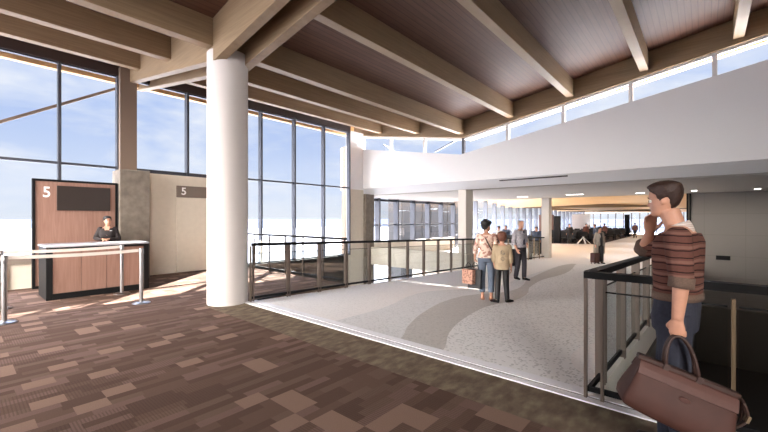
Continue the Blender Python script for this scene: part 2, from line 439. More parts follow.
bay(7.09,8.5,0,HZ,'full height window bay second from the round column')
bay(8.5,9.95,0,HZ,'full height window bay third from the round column')
bay(9.95,11.38,0,HZ,'full height window bay next to the white wall')
# low wall + beige wall
b = MB(); b.box(-12.0,-11.75,-5,2.78,0,.56); b.cur = 1; b.box(-12.02,-11.7,-5,2.78,.56,.7); b.cur = 2; b.box(-11.78,-11.7,.5,.78,0,.56)
tag(b.build('wall_window', [M['beige'],M['sign_grey'],M['steel_brown']]), 'low beige wall under the left windows', 'wall', kind='structure')
b = MB(); b.box(-11.98,-11.78,3.46,5.4,0,2.87)
tag(b.build('wall_gate', M['beige']), 'beige wall under the high windows behind the round column', 'wall', kind='structure')
d = empty('door_1', (-11.78,4.9,0), 'beige gate door with grey number sign across the top', 'door', kind='structure')
MB().box(-11.785,-11.745,4.28,5.38,.02,2.22).build('door_leaf', M['beige'], d, bevel=.006)
sg = MB().box(-11.785,-11.735,4.28,5.38,2.23,2.57).build('door_sign', M['sign_grey'], d)
tag(sg, 'grey strip with a white 5')
def text(body, size, loc, rot, m, parent, name, depth=.004):
    cu = bpy.data.curves.new(name, 'FONT'); cu.body = body; cu.size = size; cu.extrude = depth; cu.offset = .004*size/.25
    cu.align_x = 'CENTER'; cu.align_y = 'CENTER'
    o = bpy.data.objects.new(name, cu); COL.objects.link(o); dg = bpy.context.evaluated_depsgraph_get(); dg.update()
    me = bpy.data.meshes.new_from_object(o.evaluated_get(dg)); bpy.data.objects.remove(o)
    ob = bpy.data.objects.new(name, me); COL.objects.link(ob); me.materials.clear(); me.materials.append(m)
    ob.parent = parent; off = Vector((0,0,0)); p = parent
    while p is not None: off += p.location; p = p.parent
    ob.location = Vector(loc)-off; ob.rotation_euler = rot
    return ob
RX = (PI/2,0,PI/2)               # reads from +X
text('5', .3, (-11.731,4.47,2.4), RX, M['letter'], d, 'number_five')

# ------------------------------------------------------------------ white bulkhead over the opening
b = MB()
bt = lambda x: roofz(x,4.0)
b.box(-12.1,-11.9,11.42,12.32,2.9,5.5)
for x0, x1 in ((-13.4,XV),(XV,6)):
    poly = lambda x: [(x,12.3,2.98),(x,12.3,bt(x)-.02),(x,12.5,bt(x)),(x,12.9,bt(x)-.3),(x,12.9,2.72)]
    b.rings([poly(x0),poly(x1)])
tag(b.build('wall_bulkhead', M['white']), 'big white bulkhead wall over the wide opening', 'wall', kind='structure')
# clerestory bays on top
cx = [-13.2,-12.1,-10.4,-8.62,XV,-5.15,-3.35,-1.57,.2,2.0,3.8,5.6]
for x0, x1 in zip(cx, cx[1:]):
    wn[0] += 1
    y = 12.53; m = (x0+x1)/2
    pos = 'at the hidden left end of the white wall' if x1 < -12 else 'over the far left end of the white wall' if x1 < -10 else 'left of the middle of the short clerestory' if x1 < -8 else 'next to the valley, on its left' if x1 < -6 else \
          {-5.15:'next to the valley, on its right', -3.35:'second from the valley on the rising side', -1.57:'third from the valley on the rising side', .2:'fourth from the valley on the rising side'}.get(x1, 'beyond the right end of the rising strip')
    e = empty(f'window_{wn[0]}', (m,y,bt(m)), f'low clerestory window {pos}', 'window', 'clerestory windows over the white wall', 'structure')
    dark = abs(x1-XV) < .01
    zt = lambda x: roofz(x,4.62)
    MB().box(x1-.05,x1+.05,y-.06,y+.06,bt(x1)-.02,zt(x1)).build('mullion', M['mullion'] if dark else M['mullion_w'], e)
    f = MB()
    f.hexa([(x0,y-.05,zt(x0)-.075),(x1-.05,y-.05,zt(x1-.05)-.075),(x1-.05,y+.05,zt(x1-.05)-.075),(x0,y+.05,zt(x0)-.075),(x0,y-.05,zt(x0)),(x1-.05,y-.05,zt(x1-.05)),(x1-.05,y+.05,zt(x1-.05)),(x0,y+.05,zt(x0))])
    f.build('frame', M['mullion_w'], e)
    g = MB(); g.hexa([(x0+.02,y-.005,bt(x0)-.02),(x1-.05,y-.005,bt(x1)-.02),(x1-.05,y+.005,bt(x1)-.02),(x0+.02,y+.005,bt(x0)-.02),
                      (x0+.02,y-.005,zt(x0)-.075),(x1-.05,y-.005,zt(x1)-.075),(x1-.05,y+.005,zt(x1)-.075),(x0+.02,y+.005,zt(x0)-.075)])
    g.build('glass_pane', M['glass'], e)
b = MB(); b.bar((-11.2,12.95,5.0),(-10.3,12.75,4.5),.05,.05); b.bar((-8.4,12.95,4.35),(-7.0,12.75,4.75),.05,.05)
tag(b.build('roof_strut', M['mullion']), 'thin dark steel struts outside the short clerestory', 'strut', kind='structure')
b = MB(); b.bar((-13.0,-1.7,2.47),(-13.0,3.2,5.46),.07,.07)
tag(b.build('roof_strut', M['steel_brown']), 'long brown diagonal roof strut outside the left windows', 'strut', kind='structure')
b = MB(); b.prism([(11.9,-4),(12.5,-4),(12.2,5.0),(12.05,5.0)],'x',-13.0,-12.75)
tag(b.build('exterior_fin', M['steel_brown']), 'pale tapering fin outside the window next to the white wall', 'fin', kind='structure')

# soffit & ceiling of the low part
b = MB(); b.box(-13.6,6,12.9,13.1,2.72,3.0); b.box(-13.6,6,13.4,21.4,2.72,3.0); b.box(-13.6,6,13.1,13.4,2.8,3.0)
tag(b.build('ceiling_soffit', M['soffit']), 'flat pale soffit behind the white bulkhead wall', 'ceiling', kind='structure')
b = MB(); b.box(-5.4,6,13.22,13.25,2.79,2.8)
tag(b.build('slot_light', M['slot_lamp']), 'long thin slot light along the front of the soffit', 'light', kind='structure')
def downlight(x, y, w, l, label, grp):
    e = empty('ceiling_light', (x,y,2.72), label, 'light', grp)
    MB().box(x-w/2-.02,x+w/2+.02,y-l/2-.02,y+l/2+.02,2.70,2.725).build('trim_ring', M['white'], e)
    MB().box(x-w/2,x+w/2,y-l/2,y+l/2,2.69,2.70).build('lens', M['light_spot'], e)
    la = bpy.data.lights.new('downlight_lamp','AREA'); la.energy = 9; la.size = .3; la.color = (1,.93,.84)
    lo = bpy.data.objects.new('downlight_lamp', la); COL.objects.link(lo); lo.location = (x,y,2.68)
    return e

# corner column, pilaster, square columns
b = MB(); b.box(-12.5,-11.7,12.3,12.85,-5,2.72); 
tag(b.build('corner_column', M['concrete']), 'grey concrete column in the corner under the white wall', 'column', kind='structure')
b = MB(); b.box(-12.1,-11.86,11.42,12.3,-5,2.9)
tag(b.build('corner_pilaster', M['beige']), 'slim beige pilaster at the end of the tall windows', 'column', kind='structure')
b = MB(); b.box(-7.31,-6.97,12.92,13.5,-5,2.72)
tag(b.build('square_column', M['cream']), 'cream square column at the end of the balustrade', 'column', kind='structure')
b = MB(); b.box(-6.68,-6.3,20.8,21.3,-5,2.72)
tag(b.build('square_column', M['cream']), 'white square column farther down the concourse', 'column', kind='structure')
# beige parapet across the void, void walls
b = MB(); b.box(-12.0,-6.7,12.45,12.75,-.5,.28)
tag(b.build('parapet_wall', M['beige']), 'beige parapet across the stair void below the white wall', 'wall', kind='structure')
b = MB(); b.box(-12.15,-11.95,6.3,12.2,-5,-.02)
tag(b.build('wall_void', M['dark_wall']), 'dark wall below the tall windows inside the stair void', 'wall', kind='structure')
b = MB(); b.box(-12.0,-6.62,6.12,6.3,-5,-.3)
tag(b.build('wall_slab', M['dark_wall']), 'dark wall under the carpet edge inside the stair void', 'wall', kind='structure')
b = MB(); b.box(-13.6,-6.62,18.45,18.6,-5,ZC)
tag(b.build('wall_void_end', M['beige']), 'beige wall at the far end of the void', 'wall', kind='structure')
b = MB(); b.box(-13.6,-6.6,6.3,18.45,-5,-4.8)
tag(b.build('floor_lower', M['apron']), 'pale floor of the level below the balustrade', 'floor', kind='structure')

# ------------------------------------------------------------------ balustrades
def rail_run(e, p0, p1, ends, sp, zf, first=0, mat_post='bronze', pair=True, skip=(), h=1.13, thick=(.07,.055), base=True, pw=.03):
    """straight balustrade from p0 to p1 in plan; zf(point) is the floor height"""
    p0 = Vector((*p0,0)); p1 = Vector((*p1,0)); d = (p1-p0); Lg = d.length; d /= Lg
    nrm = Vector((-d.y,d.x,0))
    P = lambda s, z: Vector((p0.x+d.x*s, p0.y+d.y*s, zf(p0+d*s)+z))
    MB().bar(P(0,h-thick[1]/2), P(Lg,h-thick[1]/2), thick[0], thick[1]).build('handrail', M['black'], e)
    if base: MB().bar(P(0,.085), P(Lg,.085), .03, .045).build('base_rail', M['black'], e)
    n = 0; s = first
    st = []
    while s <= Lg+.01: st.append(s); s += sp
    for s in st:
        f = MB()
        for k in ((-.028,.028) if pair else (0,)):
            a = P(s,0)+d*k; c = P(s,h-thick[1])+d*k
            w = pw if pair else .022
            f.hexa([a-nrm*w-d*.008, a+nrm*w-d*.008, a+nrm*w+d*.008, a-nrm*w+d*.008, c-nrm*w-d*.008, c+nrm*w-d*.008, c+nrm*w+d*.008, c-nrm*w+d*.008])
        f.build('post', M[mat_post], e)
    for a, c in zip(st, st[1:]):
        g = MB(); q = [P(a+.05,.11),P(c-.05,.11),P(c-.05,.93),P(a+.05,.93)]; t = nrm*.005
        g.hexa([q[0]-t,q[1]-t,q[1]+t,q[0]+t,q[3]-t,q[2]-t,q[2]+t,q[3]+t]); g.build('glass_panel', M['glass_rail'], e)
        q2 = [P(a+.05,.93),P(c-.05,.93)]; MB().bar(q2[0],q2[1],.014,.012).build('glass_edge', M['black'], e)
zr = lambda p: rz(p.y)
G = 'glass balustrades round the openings'
e = empty('balustrade', (RAILX,8,rz(8)), 'long glass balustrade beside the terrazzo, from round column to cream column', 'railing', G)
rail_run(e, (RAILX,3.72), (RAILX,13.1), 0, .82, zr, 0.0)
e = empty('balustrade', (RAILX,17,rz(17)), 'glass balustrade between the two square columns, behind the family', 'railing', G)
rail_run(e, (RAILX,13.12), (RAILX,20.79), 0, .82, zr, .4, pair=False, mat_post='brass')
e = empty('balustrade', (-9.2,6.25,0), 'short glass balustrade at the stair head near the tall windows', 'railing', G)
rail_run(e, (-11.75,6.25), (-6.62,6.25), 0, .83, lambda p: 0, .1, pair=False)
# black kerb plates beside the ramp and carpet edges
b = MB(); b.hexa([(-6.66,3.9,-.34),(-6.62,3.9,-.34),(-6.62,6.25,-.34),(-6.66,6.25,-.34),(-6.66,3.9,.02),(-6.62,3.9,.02),(-6.62,6.25,.02),(-6.66,6.25,.02)])
tag(b.build('trim_2', M['black']), 'black kerb plate at the carpet edge behind the balustrade', 'trim', kind='structure')
# right-hand balustrade: L shape round the stair opening
e = empty('balustrade', (RAILR,3.7,0), 'dark L-shaped balustrade round the stair opening behind the man', 'railing', G)
rail_run(e, (RAILR+.025,3.72), (rr(16)+.025,16.0), 0, 1.0, zr, .42, thick=(.09,.06), pw=.045)
f = MB(); f.bar((RAILR-.012,3.7,1.10),(4.5,3.7,1.10),.09,.06); f.build('handrail', M['black'], e)
MB().bar((RAILR,3.7,.085),(4.5,3.7,.085),.03,.045).build('base_rail', M['black'], e)
for x, m in ((RAILR,'bronze'),(RAILR+.13,'bronze'),(.16,'brass'),(1.4,'brass'),(2.6,'brass')):
    top = 1.07 if m == 'bronze' else 1.02
    MB().box(x-.012,x+.012,3.66,3.7,-.005,top).build('post', M[m], e)
for a, c in ((RAILR+.15,.13),(.19,1.37),(1.43,2.57)):
    MB().box(a,c,3.705,3.715,.1,.95).build('glass_panel', M['glass_rail'], e); MB().box(a,c,3.703,3.717,.95,.962).build('glass_edge', M['black'], e)
# stair opening: white slab edge, dark walls
b = MB()
for y0, y1 in ((3.86,21.0),):
    b.hexa([(rr(y),y,rz(y)-.35) if k==0 else (rr(y)+.06,y,rz(y)-.35) for y,k in ((y0,0),(y0,1),(y1,1),(y1,0))]+[(rr(y)+.06*k,y,rz(y)+.015) for y,k in ((y0,0),(y0,1),(y1,1),(y1,0))])
tag(b.build('trim_3', M['cream']), 'cream slab edge of the stair opening', 'trim', kind='structure')
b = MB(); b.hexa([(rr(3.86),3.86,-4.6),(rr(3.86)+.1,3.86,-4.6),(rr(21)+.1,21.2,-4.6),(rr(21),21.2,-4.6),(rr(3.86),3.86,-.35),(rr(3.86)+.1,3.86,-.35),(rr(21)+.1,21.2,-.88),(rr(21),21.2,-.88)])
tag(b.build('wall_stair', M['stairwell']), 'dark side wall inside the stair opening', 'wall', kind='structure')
b = MB(); b.box(RAILR,5,3.4,3.59,-4.6,-.3)
tag(b.build('wall_stair_head', M['stairwell']), 'dark wall under the carpet edge of the stair opening', 'wall', kind='structure')
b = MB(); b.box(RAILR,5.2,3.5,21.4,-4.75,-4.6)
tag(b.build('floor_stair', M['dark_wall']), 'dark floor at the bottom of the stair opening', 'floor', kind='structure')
b = MB(); b.box(5,5.2,-2,64,-4.75,6.9)
tag(b.build('wall_right', M['stairwell']), 'side wall of the hall beyond the man', 'wall', kind='structure')
# grey fabric wall beyond the stair
def fabric():
    m, nt, bb = nmat('grey_wall_panels'); L = nt.links
    w = nt.nodes.new('ShaderNodeTexBrick'); w.offset = 0
    for k, v in (('Scale',1),('Brick Width',1.3),('Row Height',.9),('Mortar Size',.006)): w.inputs[k].default_value = v
    w.inputs['Color1'].default_value = srgb(150,143,137); w.inputs['Color2'].default_value = srgb(146,139,133); w.inputs['Mortar'].default_value = srgb(132,126,120)
    tc = nt.nodes.new('ShaderNodeTexCoord'); sp = nt.nodes.new('ShaderNodeSeparateXYZ'); cb = nt.nodes.new('ShaderNodeCombineXYZ')
    L.new(tc.outputs['Object'], sp.inputs[0]); L.new(sp.outputs[0], cb.inputs[0]); L.new(sp.outputs[2], cb.inputs[1]); L.new(cb.outputs[0], w.inputs['Vector'])
    L.new(w.outputs['Color'], bb.inputs['Base Color']); bb.inputs['Roughness'].default_value = .85
    return m
M['fabric_wall'] = fabric()
b = MB(); b.box(-.44,5,21.35,21.6,-2.2,2.72)
tag(b.build('wall_far', M['fabric_wall']), 'plain grey panelled wall beyond the stair opening', 'wall', kind='structure')
b = MB(); b.box(-.6,-.44,21.3,21.62,ZC-.3,2.72); b.cur = 1; b.box(-.53,-.5,21.29,21.3,ZC,2.7)
tag(b.build('trim_4', [M['black'],M['bronze']]), 'dark end frame of the grey panelled wall', 'trim', kind='structure')
b = MB(); b.box(RAILR+.1,5,21.2,21.35,-4.6,-2.2)
tag(b.build('wall_stair_end', M['stairwell']), 'dark wall below the grey panelled wall', 'wall', kind='structure')

b = MB(); b.box(-5.0,5.2,-5.2,-5,0,7)  # unseen wall added to keep rear sky light off the right foreground
tag(b.build('wall_light_block', M['beige']), 'unseen wall added behind the camera to block light from the rear', 'wall', kind='structure')

b = MB(); b.hexa([(-5.4,12.40,2.915),(-3.2,12.40,2.915),(-3.2,12.43,2.9),(-5.4,12.43,2.9),(-5.4,12.40,2.95),(-3.2,12.40,2.95),(-3.2,12.43,2.94),(-5.4,12.43,2.94)])
tag(b.build('air_slot', M['groove']), 'thin dark air slot in the underside of the white bulkhead', 'air slot')
# ------------------------------------------------------------------ lamps in the soffit
for x, y, w, l, t in ((-.3,19.2,.16,.3,'recessed light in front of the grey wall, left of the pair'),(1.5,19.5,.16,.3,'recessed light in front of the grey wall, right of the pair'),
                      (-2.1,19.4,.3,.16,'recessed soffit light just left of the man\'s head'),(-4.5,18.6,.7,.14,'wide recessed soffit light left of the man\'s head'),(-7.0,18.9,.5,.14,'recessed soffit light above the white square column')):
    downlight(x, y, w, l, t, 'recessed lights in the low soffit')
# ------------------------------------------------------------------ gate desk, sign wall
s = empty('sign_wall', (-11.5,1.95,0), 'tall wood sign wall with white 5 and dark screen behind the desk', 'sign wall')
MB().box(-11.56,-11.49,1.2,2.71,.06,2.46).build('wood_panel', M['walnut'], s)
f = MB(); f.box(-11.6,-11.47,1.15,1.2,0,2.51); f.box(-11.6,-11.47,2.71,2.76,0,2.51); f.box(-11.6,-11.47,1.2,2.71,2.46,2.51); f.box(-11.6,-11.47,1.2,2.71,0,.06)
f.build('black_frame', M['black'], s)
MB().box(-11.5,-11.45,1.57,2.6,1.79,2.37).build('screen', M['screen'], s, bevel=.004)
f5 = text('5', .34, (-11.486,1.395,2.2), RX, M['letter'], s, 'number_five'); f5.scale = (.86,1,1)

k = empty('gate_desk', (-10.1,2.03,0), 'wood fronted gate desk with black ends and pale top', 'desk')
f = MB(); f.box(-10.6,-9.64,1.16,1.26,.0,1.03); f.build('end_panel', M['black'], k, bevel=.006)
f = MB(); f.box(-10.6,-9.64,2.82,2.92,.0,1.03); f.build('end_panel', M['black'], k, bevel=.006)
MB().box(-10.6,-9.64,1.26,2.82,.0,.12).build('plinth', M['black'], k)
MB().box(-10.6,-9.64,1.26,2.82,.98,1.03).build('top_band', M['black'], k)
MB().box(-10.62,-9.62,1.15,2.93,1.03,1.065).build('desk_top', M['counter_top'], k, bevel=.006)
ys = [1.26,1.7,2.13,2.82]
for a, c in zip(ys, ys[1:]):
    MB().box(-10.55,-9.66,a+.004,c-.004,.12,.98).build('front_panel', M['walnut'], k, bevel=.003)

# ------------------------------------------------------------------ queue posts
def post(name='queue_post'):
    e = empty(name, (0,0,0), 'x', 'queue post', 'chrome queue posts in front of the desk')
    MB().lathe([(.15,0),(.15,.012),(.13,.025),(.03,.04)], (0,0,0), 32).build('foot_plate', M['chrome'], e, smooth=True, world=False)
    MB().lathe([(.033,.03),(.033,.93)], (0,0,0), 24).build('pole', M['chrome'], e, smooth=True, world=False)
    MB().lathe([(.036,.93),(.038,.94),(.038,1.02),(.03,1.035)], (0,0,0), 24).build('belt_head', M['chrome'], e, smooth=True, world=False)
    return e
spots = [(-8.05,2.31,'chrome queue post in front of the right end of the desk'),(-9.38,2.33,'chrome queue post close to the desk front, partly behind a belt'),
         (-8.1,.5,'chrome queue post at the left edge of the photo, nearest the camera'),(-9.4,.53,'chrome queue post left of the desk in the back belt line'),
         (-8.12,-1.3,'chrome queue post outside the frame in the front belt line'),(-9.42,-1.27,'chrome queue post outside the frame in the back belt line')]
p0 = post()
for i, (x, y, l) in enumerate(spots):
    if i == 0: p0.location = (x,y,0); p0['label'] = l
    else: dup(p0, (x,y,0), 0, l)
def belt(a, c, label):
    b = MB(); n = 8; o = 0
    for i in range(n):
        t0, t1 = i/n, (i+1)/n; g = lambda t: (a[0]+(c[0]-a[0])*t, a[1]+(c[1]-a[1])*t, 1.0-.02*4*t*(1-t))
        b.bar(g(t0), g(t1), .004, .055)
    tag(b.build('queue_belt', M['belt']), label, 'belt', 'cream belts of the queue line')
belt((-8.05,2.27),(-8.1,.54),'cream belt in front of the desk, nearest the camera')
belt((-8.1,.46),(-8.12,-1.26),'cream belt running out of the photo at its left edge, front line')
belt((-9.38,2.29),(-9.4,.57),'cream belt close along the desk front, back line')
belt((-9.4,.49),(-9.42,-1.23),'cream belt running out of the frame in the back line')

# wall box on the grey wall
e = MB().box(.38,.83,21.27,21.36,-.16,.02).build('wall_box', M['black'], bevel=.01)
tag(e, 'small black box on the grey panelled wall', 'wall box')

# ------------------------------------------------------------------ far concourse shell
b = MB()        # undulating timber ceiling
nx, ny = 24, 60
for j in range(ny+1):
    for i in range(nx+1):
        x = -14+20*i/nx; y = 21.4+43*j/ny
        b.v.append((x,y,2.92+.2*math.sin(y*.42+x*.25)-.009*(y-21)))
for j in range(ny):
    for i in range(nx):
        o = j*(nx+1)+i; b.face(o,o+1,o+nx+2,o+nx+1)
M['tan_ceiling'] = wood('timber_ceiling', srgb(222,184,134), srgb(236,202,154), (.8,8,3))
o = b.build('ceiling_concourse', M['tan_ceiling']); md = o.modifiers.new('s','SOLIDIFY'); md.thickness = .1; md.offset = 1
for p in o.data.polygons: p.use_smooth = True
tag(o, 'warm curving timber ceiling over the far lounge', 'ceiling', kind='structure')
for i, (y, zz) in enumerate(((37,2.62),(44,2.55),(52,2.45))):
    b = MB(); b.hexa([(-13.5,y,zz),(5,y+5,zz),(5,y+5.5,zz),(-13.5,y+.5,zz),(-13.5,y,3.3),(5,y+5,3.3),(5,y+5.5,3.3),(-13.5,y+.5,3.3)])
    tag(b.build('ceiling_beam', M['glulam_x']), ('brown timber beam across the far ceiling, closest to the soffit','brown timber beam across the middle of the far ceiling','brown timber beam deep in the far ceiling')[i], 'beam', 'beams of the far lounge', 'structure')
# concourse side window: deep pale fins
def hall_bay(x0, y0, x1, y1, label, pt='glass', fin='mullion', zt=3.3, zb=None):
    wn[0] += 1; zb = ZC if zb is None else zb
    e = empty(f'window_{wn[0]}', ((x0+x1)/2,(y0+y1)/2,zb), label, 'window', 'windows of the far lounge', 'structure')
    d = Vector((x1-x0,y1-y0,0)).normalized(); n = Vector((-d.y,d.x,0))
    MB().bar((x1,y1,zb),(x1,y1,zt),.09,.34,up=n).build('mullion', M[fin], e)
    MB().bar((x0,y0,zb+.95),(x1,y1,zb+.95),.1,.06).build('transom', M[fin], e)
    MB().bar((x0,y0,zt-.1),(x1,y1,zt-.1),.12,.12).build('frame', M[fin], e)
    g = MB(); g.hexa([Vector((x0,y0,zb))-n*.006,Vector((x1,y1,zb))-n*.006,Vector((x1,y1,zb))+n*.006,Vector((x0,y0,zb))+n*.006,
                      Vector((x0,y0,zt))-n*.006,Vector((x1,y1,zt))-n*.006,Vector((x1,y1,zt))+n*.006,Vector((x0,y0,zt))+n*.006]); g.build('glass_pane', M[pt], e)
M['fin_grey'] = mat('grey_fin', srgb(116,122,134), .5, metal=.1)
yy = [13.3,15.0,16.6,18.2,19.8,21.4,23.0]
for i, (a, c) in enumerate(zip(yy, yy[1:])):
    hall_bay(-13.4,a,-13.4,c,f'dark framed window bay seen under the white wall, {("first","second","third","fourth","fifth","sixth")[i]} from the concrete corner column', zb=.3, zt=2.7)
ordn = ['first','second','third','fourth','fifth','sixth','seventh','eighth','ninth','tenth','eleventh','twelfth','thirteenth','fourteenth','fifteenth','sixteenth','seventeenth','eighteenth','nineteenth','twentieth','twenty-first','twenty-second','twenty-third']
yy = [23.0+1.7*i for i in range(23)]
for i, (a, c) in enumerate(zip(yy, yy[1:])):
    hall_bay(-13.4,a,-13.4,c,f'pale finned lounge window on the long side, {ordn[i]} past the dark bays', fin='fin_grey')
xx = [-13.4+.95*i for i in range(20)]
for i, (a, c) in enumerate(zip(xx, xx[1:])):
    hall_bay(a,62,c,62,f'pale window bay in the far end wall of the lounge, {ordn[i]} from its corner', fin='fin_grey')
b = MB(); b.box(-13.55,-13.3,12.75,23.0,-.5,.3)
tag(b.build('wall_sill', M['beige']), 'beige sill wall under the dark framed windows', 'wall', kind='structure')
b = MB(); b.box(-13.6,6,21.38,21.5,2.72,3.4)
tag(b.build('trim_5', M['soffit']), 'pale edge where the soffit meets the timber ceiling', 'trim', kind='structure')
b = MB(); b.box(-14,6,12.9,64,3.42,3.6)
tag(b.build('roof_low', M['white']), 'flat roof over the concourse behind the white wall', 'roof', kind='structure')
# white core wall, brown shop front, black totem
b = MB(); b.box(-11.8,-9.95,47.6,48,ZC,2.1)
tag(b.build('wall_core', M['white']), 'white wall block among the far lounge windows', 'wall', kind='structure')
s = empty('shop_front', (-13.0,41,ZC), 'warm lit brown shop front by the far windows, right of the white square column', 'shop')
MB().box(-13.3,-11.9,40.6,41,ZC,2.0).build('surround', M['walnut'], s)
MB().box(-12.9,-12.2,40.57,40.62,ZC+.2,1.6).build('lit_opening', emit('lit_shop', srgb(255,214,160), 1.0), s)
t = empty('totem', (-9.6,34.0,ZC), 'tall black information totem among the far seats', 'totem')
MB().box(-9.85,-9.35,33.9,34.1,ZC,ZC+2.35).build('slab', M['black'], t, bevel=.02)
MB().box(-9.95,-9.25,33.8,34.2,ZC,ZC+.06).build('foot_plate', M['black'], t)
t = empty('totem', (-6.9,52,ZC), 'thin black post sign at the far right of the lounge', 'totem')
MB().box(-7.15,-6.65,51.9,52.1,ZC,ZC+2.6).build('slab', M['black'], t, bevel=.02)
s = empty('star_table', (-7.55,33.9,ZC+.012), 'small round table on white splayed star legs in front of the far seats', 'table')
MB().lathe([(.02,.66),(.36,.66),(.38,.68),(.36,.70)], (-7.55,33.9,ZC), 24).build('table_top', M['black'], s)
for i in range(5):
    a = 2*PI*i/5+.3; MB().bar((-7.55+.55*math.cos(a),33.9+.55*math.sin(a),ZC+.03),(-7.55-.06*math.cos(a),33.9-.06*math.sin(a),ZC+.66),.06,.05).build('leg', M['mullion_w'], s)
# gate counter behind the balustrade
g = empty('lounge_counter', (-7.8,19.3,ZC), 'beige fronted counter with black back panel beside the white square column', 'counter')
MB().box(-8.9,-6.75,19.0,19.1,ZC,ZC+.85).build('front_panel', M['cream'], g)
MB().box(-8.9,-6.75,19.0,19.6,ZC+.85,ZC+.9).build('counter_top', M['black'], g)
MB().box(-8.9,-6.75,19.52,19.6,ZC,ZC+1.25).build('back_panel', M['black_soft'], g)
g = empty('lounge_counter', (-8.4,23.2,ZC), 'long low black counter behind the family and the man', 'counter')
MB().box(-10.6,-7.4,23.0,23.7,ZC,ZC+1.0).build('body', M['black_soft'], g, bevel=.02)
MB().box(-10.7,-7.3,22.9,23.8,ZC+1.0,ZC+1.05).build('counter_top', M['black'], g)

# ------------------------------------------------------------------ lounge seats
def seat():
    e = empty('lounge_chair', (0,0,0), 'x', 'seat', 'black seats in rows across the far lounge')
    MB().box(-.27,.27,-.3,.28,.36,.46).build('seat_pad', M['black_soft'], e, world=False, bevel=.03)
    b = MB(); b.hexa([(-.27,.24,.44),(.27,.24,.44),(.27,.33,.42),(-.27,.33,.42),(-.27,.36,.98),(.27,.36,.98),(.27,.44,.98),(-.27,.44,.98)]); b.build('backrest', M['black_soft'], e, world=False, bevel=.02)
    for s in (-1,1):
        b = MB(); b.box(s*.3-.03,s*.3+.03,-.25,.25,.6,.65); b.box(s*.3-.02,s*.3+.02,-.22,-.17,0,.6); b.box(s*.3-.02,s*.3+.02,.2,.25,0,.6); b.build('armrest', M['black'], e, world=False)
    return e
s0 = seat(); first = True
seat_rows = [(34.6,-12.4,-8.6,0),(35.9,-12.4,-7.2,PI),(38.2,-12.4,-7.2,0),(39.3,-12.4,-7.2,PI),(42,-11.4,-7.0,0),(43.1,-11.4,-7.0,PI),(46,-11.4,-7.0,0),(49.5,-11.0,-7.0,0),(53,-11.0,-7.0,0)]
rw = ['first','second','third','fourth','fifth','sixth','seventh','eighth','ninth']
for ri, (y, x0, x1, r) in enumerate(seat_rows):
    n = int((x1-x0)/.66)
    for i in range(n+1):
        l = f'black lounge seat in the {rw[ri]} row of the far lounge'
        if first: s0.location = (x1-i*.66,y,ZC+.012); s0.rotation_euler.z = r; s0['label'] = l; s0['group'] = f'seats of the {rw[ri]} row of the far lounge'; first = False
        else: dup(s0, (x1-i*.66,y,ZC+.012), r, l, f'seats of the {rw[ri]} row of the far lounge')
def table(x, y, label):
    e = empty('side_table', (x,y,ZC+.012), label, 'table')
    MB().box(x-.45,x+.45,y-.3,y+.3,ZC+.5,ZC+.55).build('table_top', M['walnut'], e, bevel=.01)
    for a in (-1,1):
        for c in (-1,1): MB().box(x+a*.4-.025,x+a*.4+.025,y+c*.25-.025,y+c*.25+.025,ZC+.012,ZC+.5).build('leg', M['walnut'], e)
    MB().box(x-.44,x+.44,y-.29,y+.29,ZC+.2,ZC+.23).build('shelf', M['walnut'], e)
table(-7.0,37.05,'small brown wooden table at the lounge edge beside the walking woman')

for x, y in ((-9,27),(-3,30),(-9,37),(-3,42),(-9,48)):  # added fill lamps without fixtures, facing up to brighten the lounge ceiling
    la = bpy.data.lights.new('lounge_fill_up','AREA'); la.energy = 32; la.size = 2.5; la.color = (.84,.92,1)
    lo = bpy.data.objects.new('lounge_fill_up', la); COL.objects.link(lo); lo.location = (x,y,ZC+1.5); lo.rotation_euler = (PI,0,0)
for x, y in ((-3.5,24),(-3.5,30),(-4,37),(-4,45),(-10,26),(-10,34)):  # added fill lamps without fixtures, facing down to brighten the lounge floor
    la = bpy.data.lights.new('lounge_fill_down','AREA'); la.energy = 60; la.size = 1.2; la.color = (.84,.92,1)
    lo = bpy.data.objects.new('lounge_fill_down', la); COL.objects.link(lo); lo.location = (x,y,2.4)
# ------------------------------------------------------------------ outdoors
b = MB(); b.box(-230,200,-300,215,-5.6,-5.2)
tag(b.build('ground_apron', M['apron']), 'bright airfield apron outside the windows', 'ground', kind='structure')
b = MB(); b.box(-6000,4000,-3000,6000,-6.5,-5.7)
tag(b.build('ground_plain', M['plain']), 'blue grey plain at the horizon', 'ground', kind='structure')
b = MB(); b.box(-21.5,-20,25.5,35.8,-5.2,5.2)
for i in range(7): b.cur = 0; b.box(-19.98,-19.9,25.6+1.5*i,25.7+1.5*i,-5.2,5.2)
tag(b.build('exterior_block', M['grey_block']), 'grey clad building seen through the dark framed windows', 'building', kind='structure')
e = empty('jet_bridge', (-30,3,-5.2), 'low grey airbridge outside, left of the sign wall', 'airbridge')
b = MB(); b.bar((-42,-14,.0),(-27,5.5,.2),2.6,1.6); b.build('tunnel', M['fin_grey'], e)
b = MB(); b.bar((-41.5,-14.4,2.1),(-26.7,5.2,-.5),.12,.12); b.build('handrail', M['steel_brown'], e)
for t in (.2,.55,.9):
    x, y = -42+15*t, -14+19.5*t; MB().box(x-.2,x+.2,y-.2,y+.2,-5.2,-.6).build('support', M['grey_block'], e)
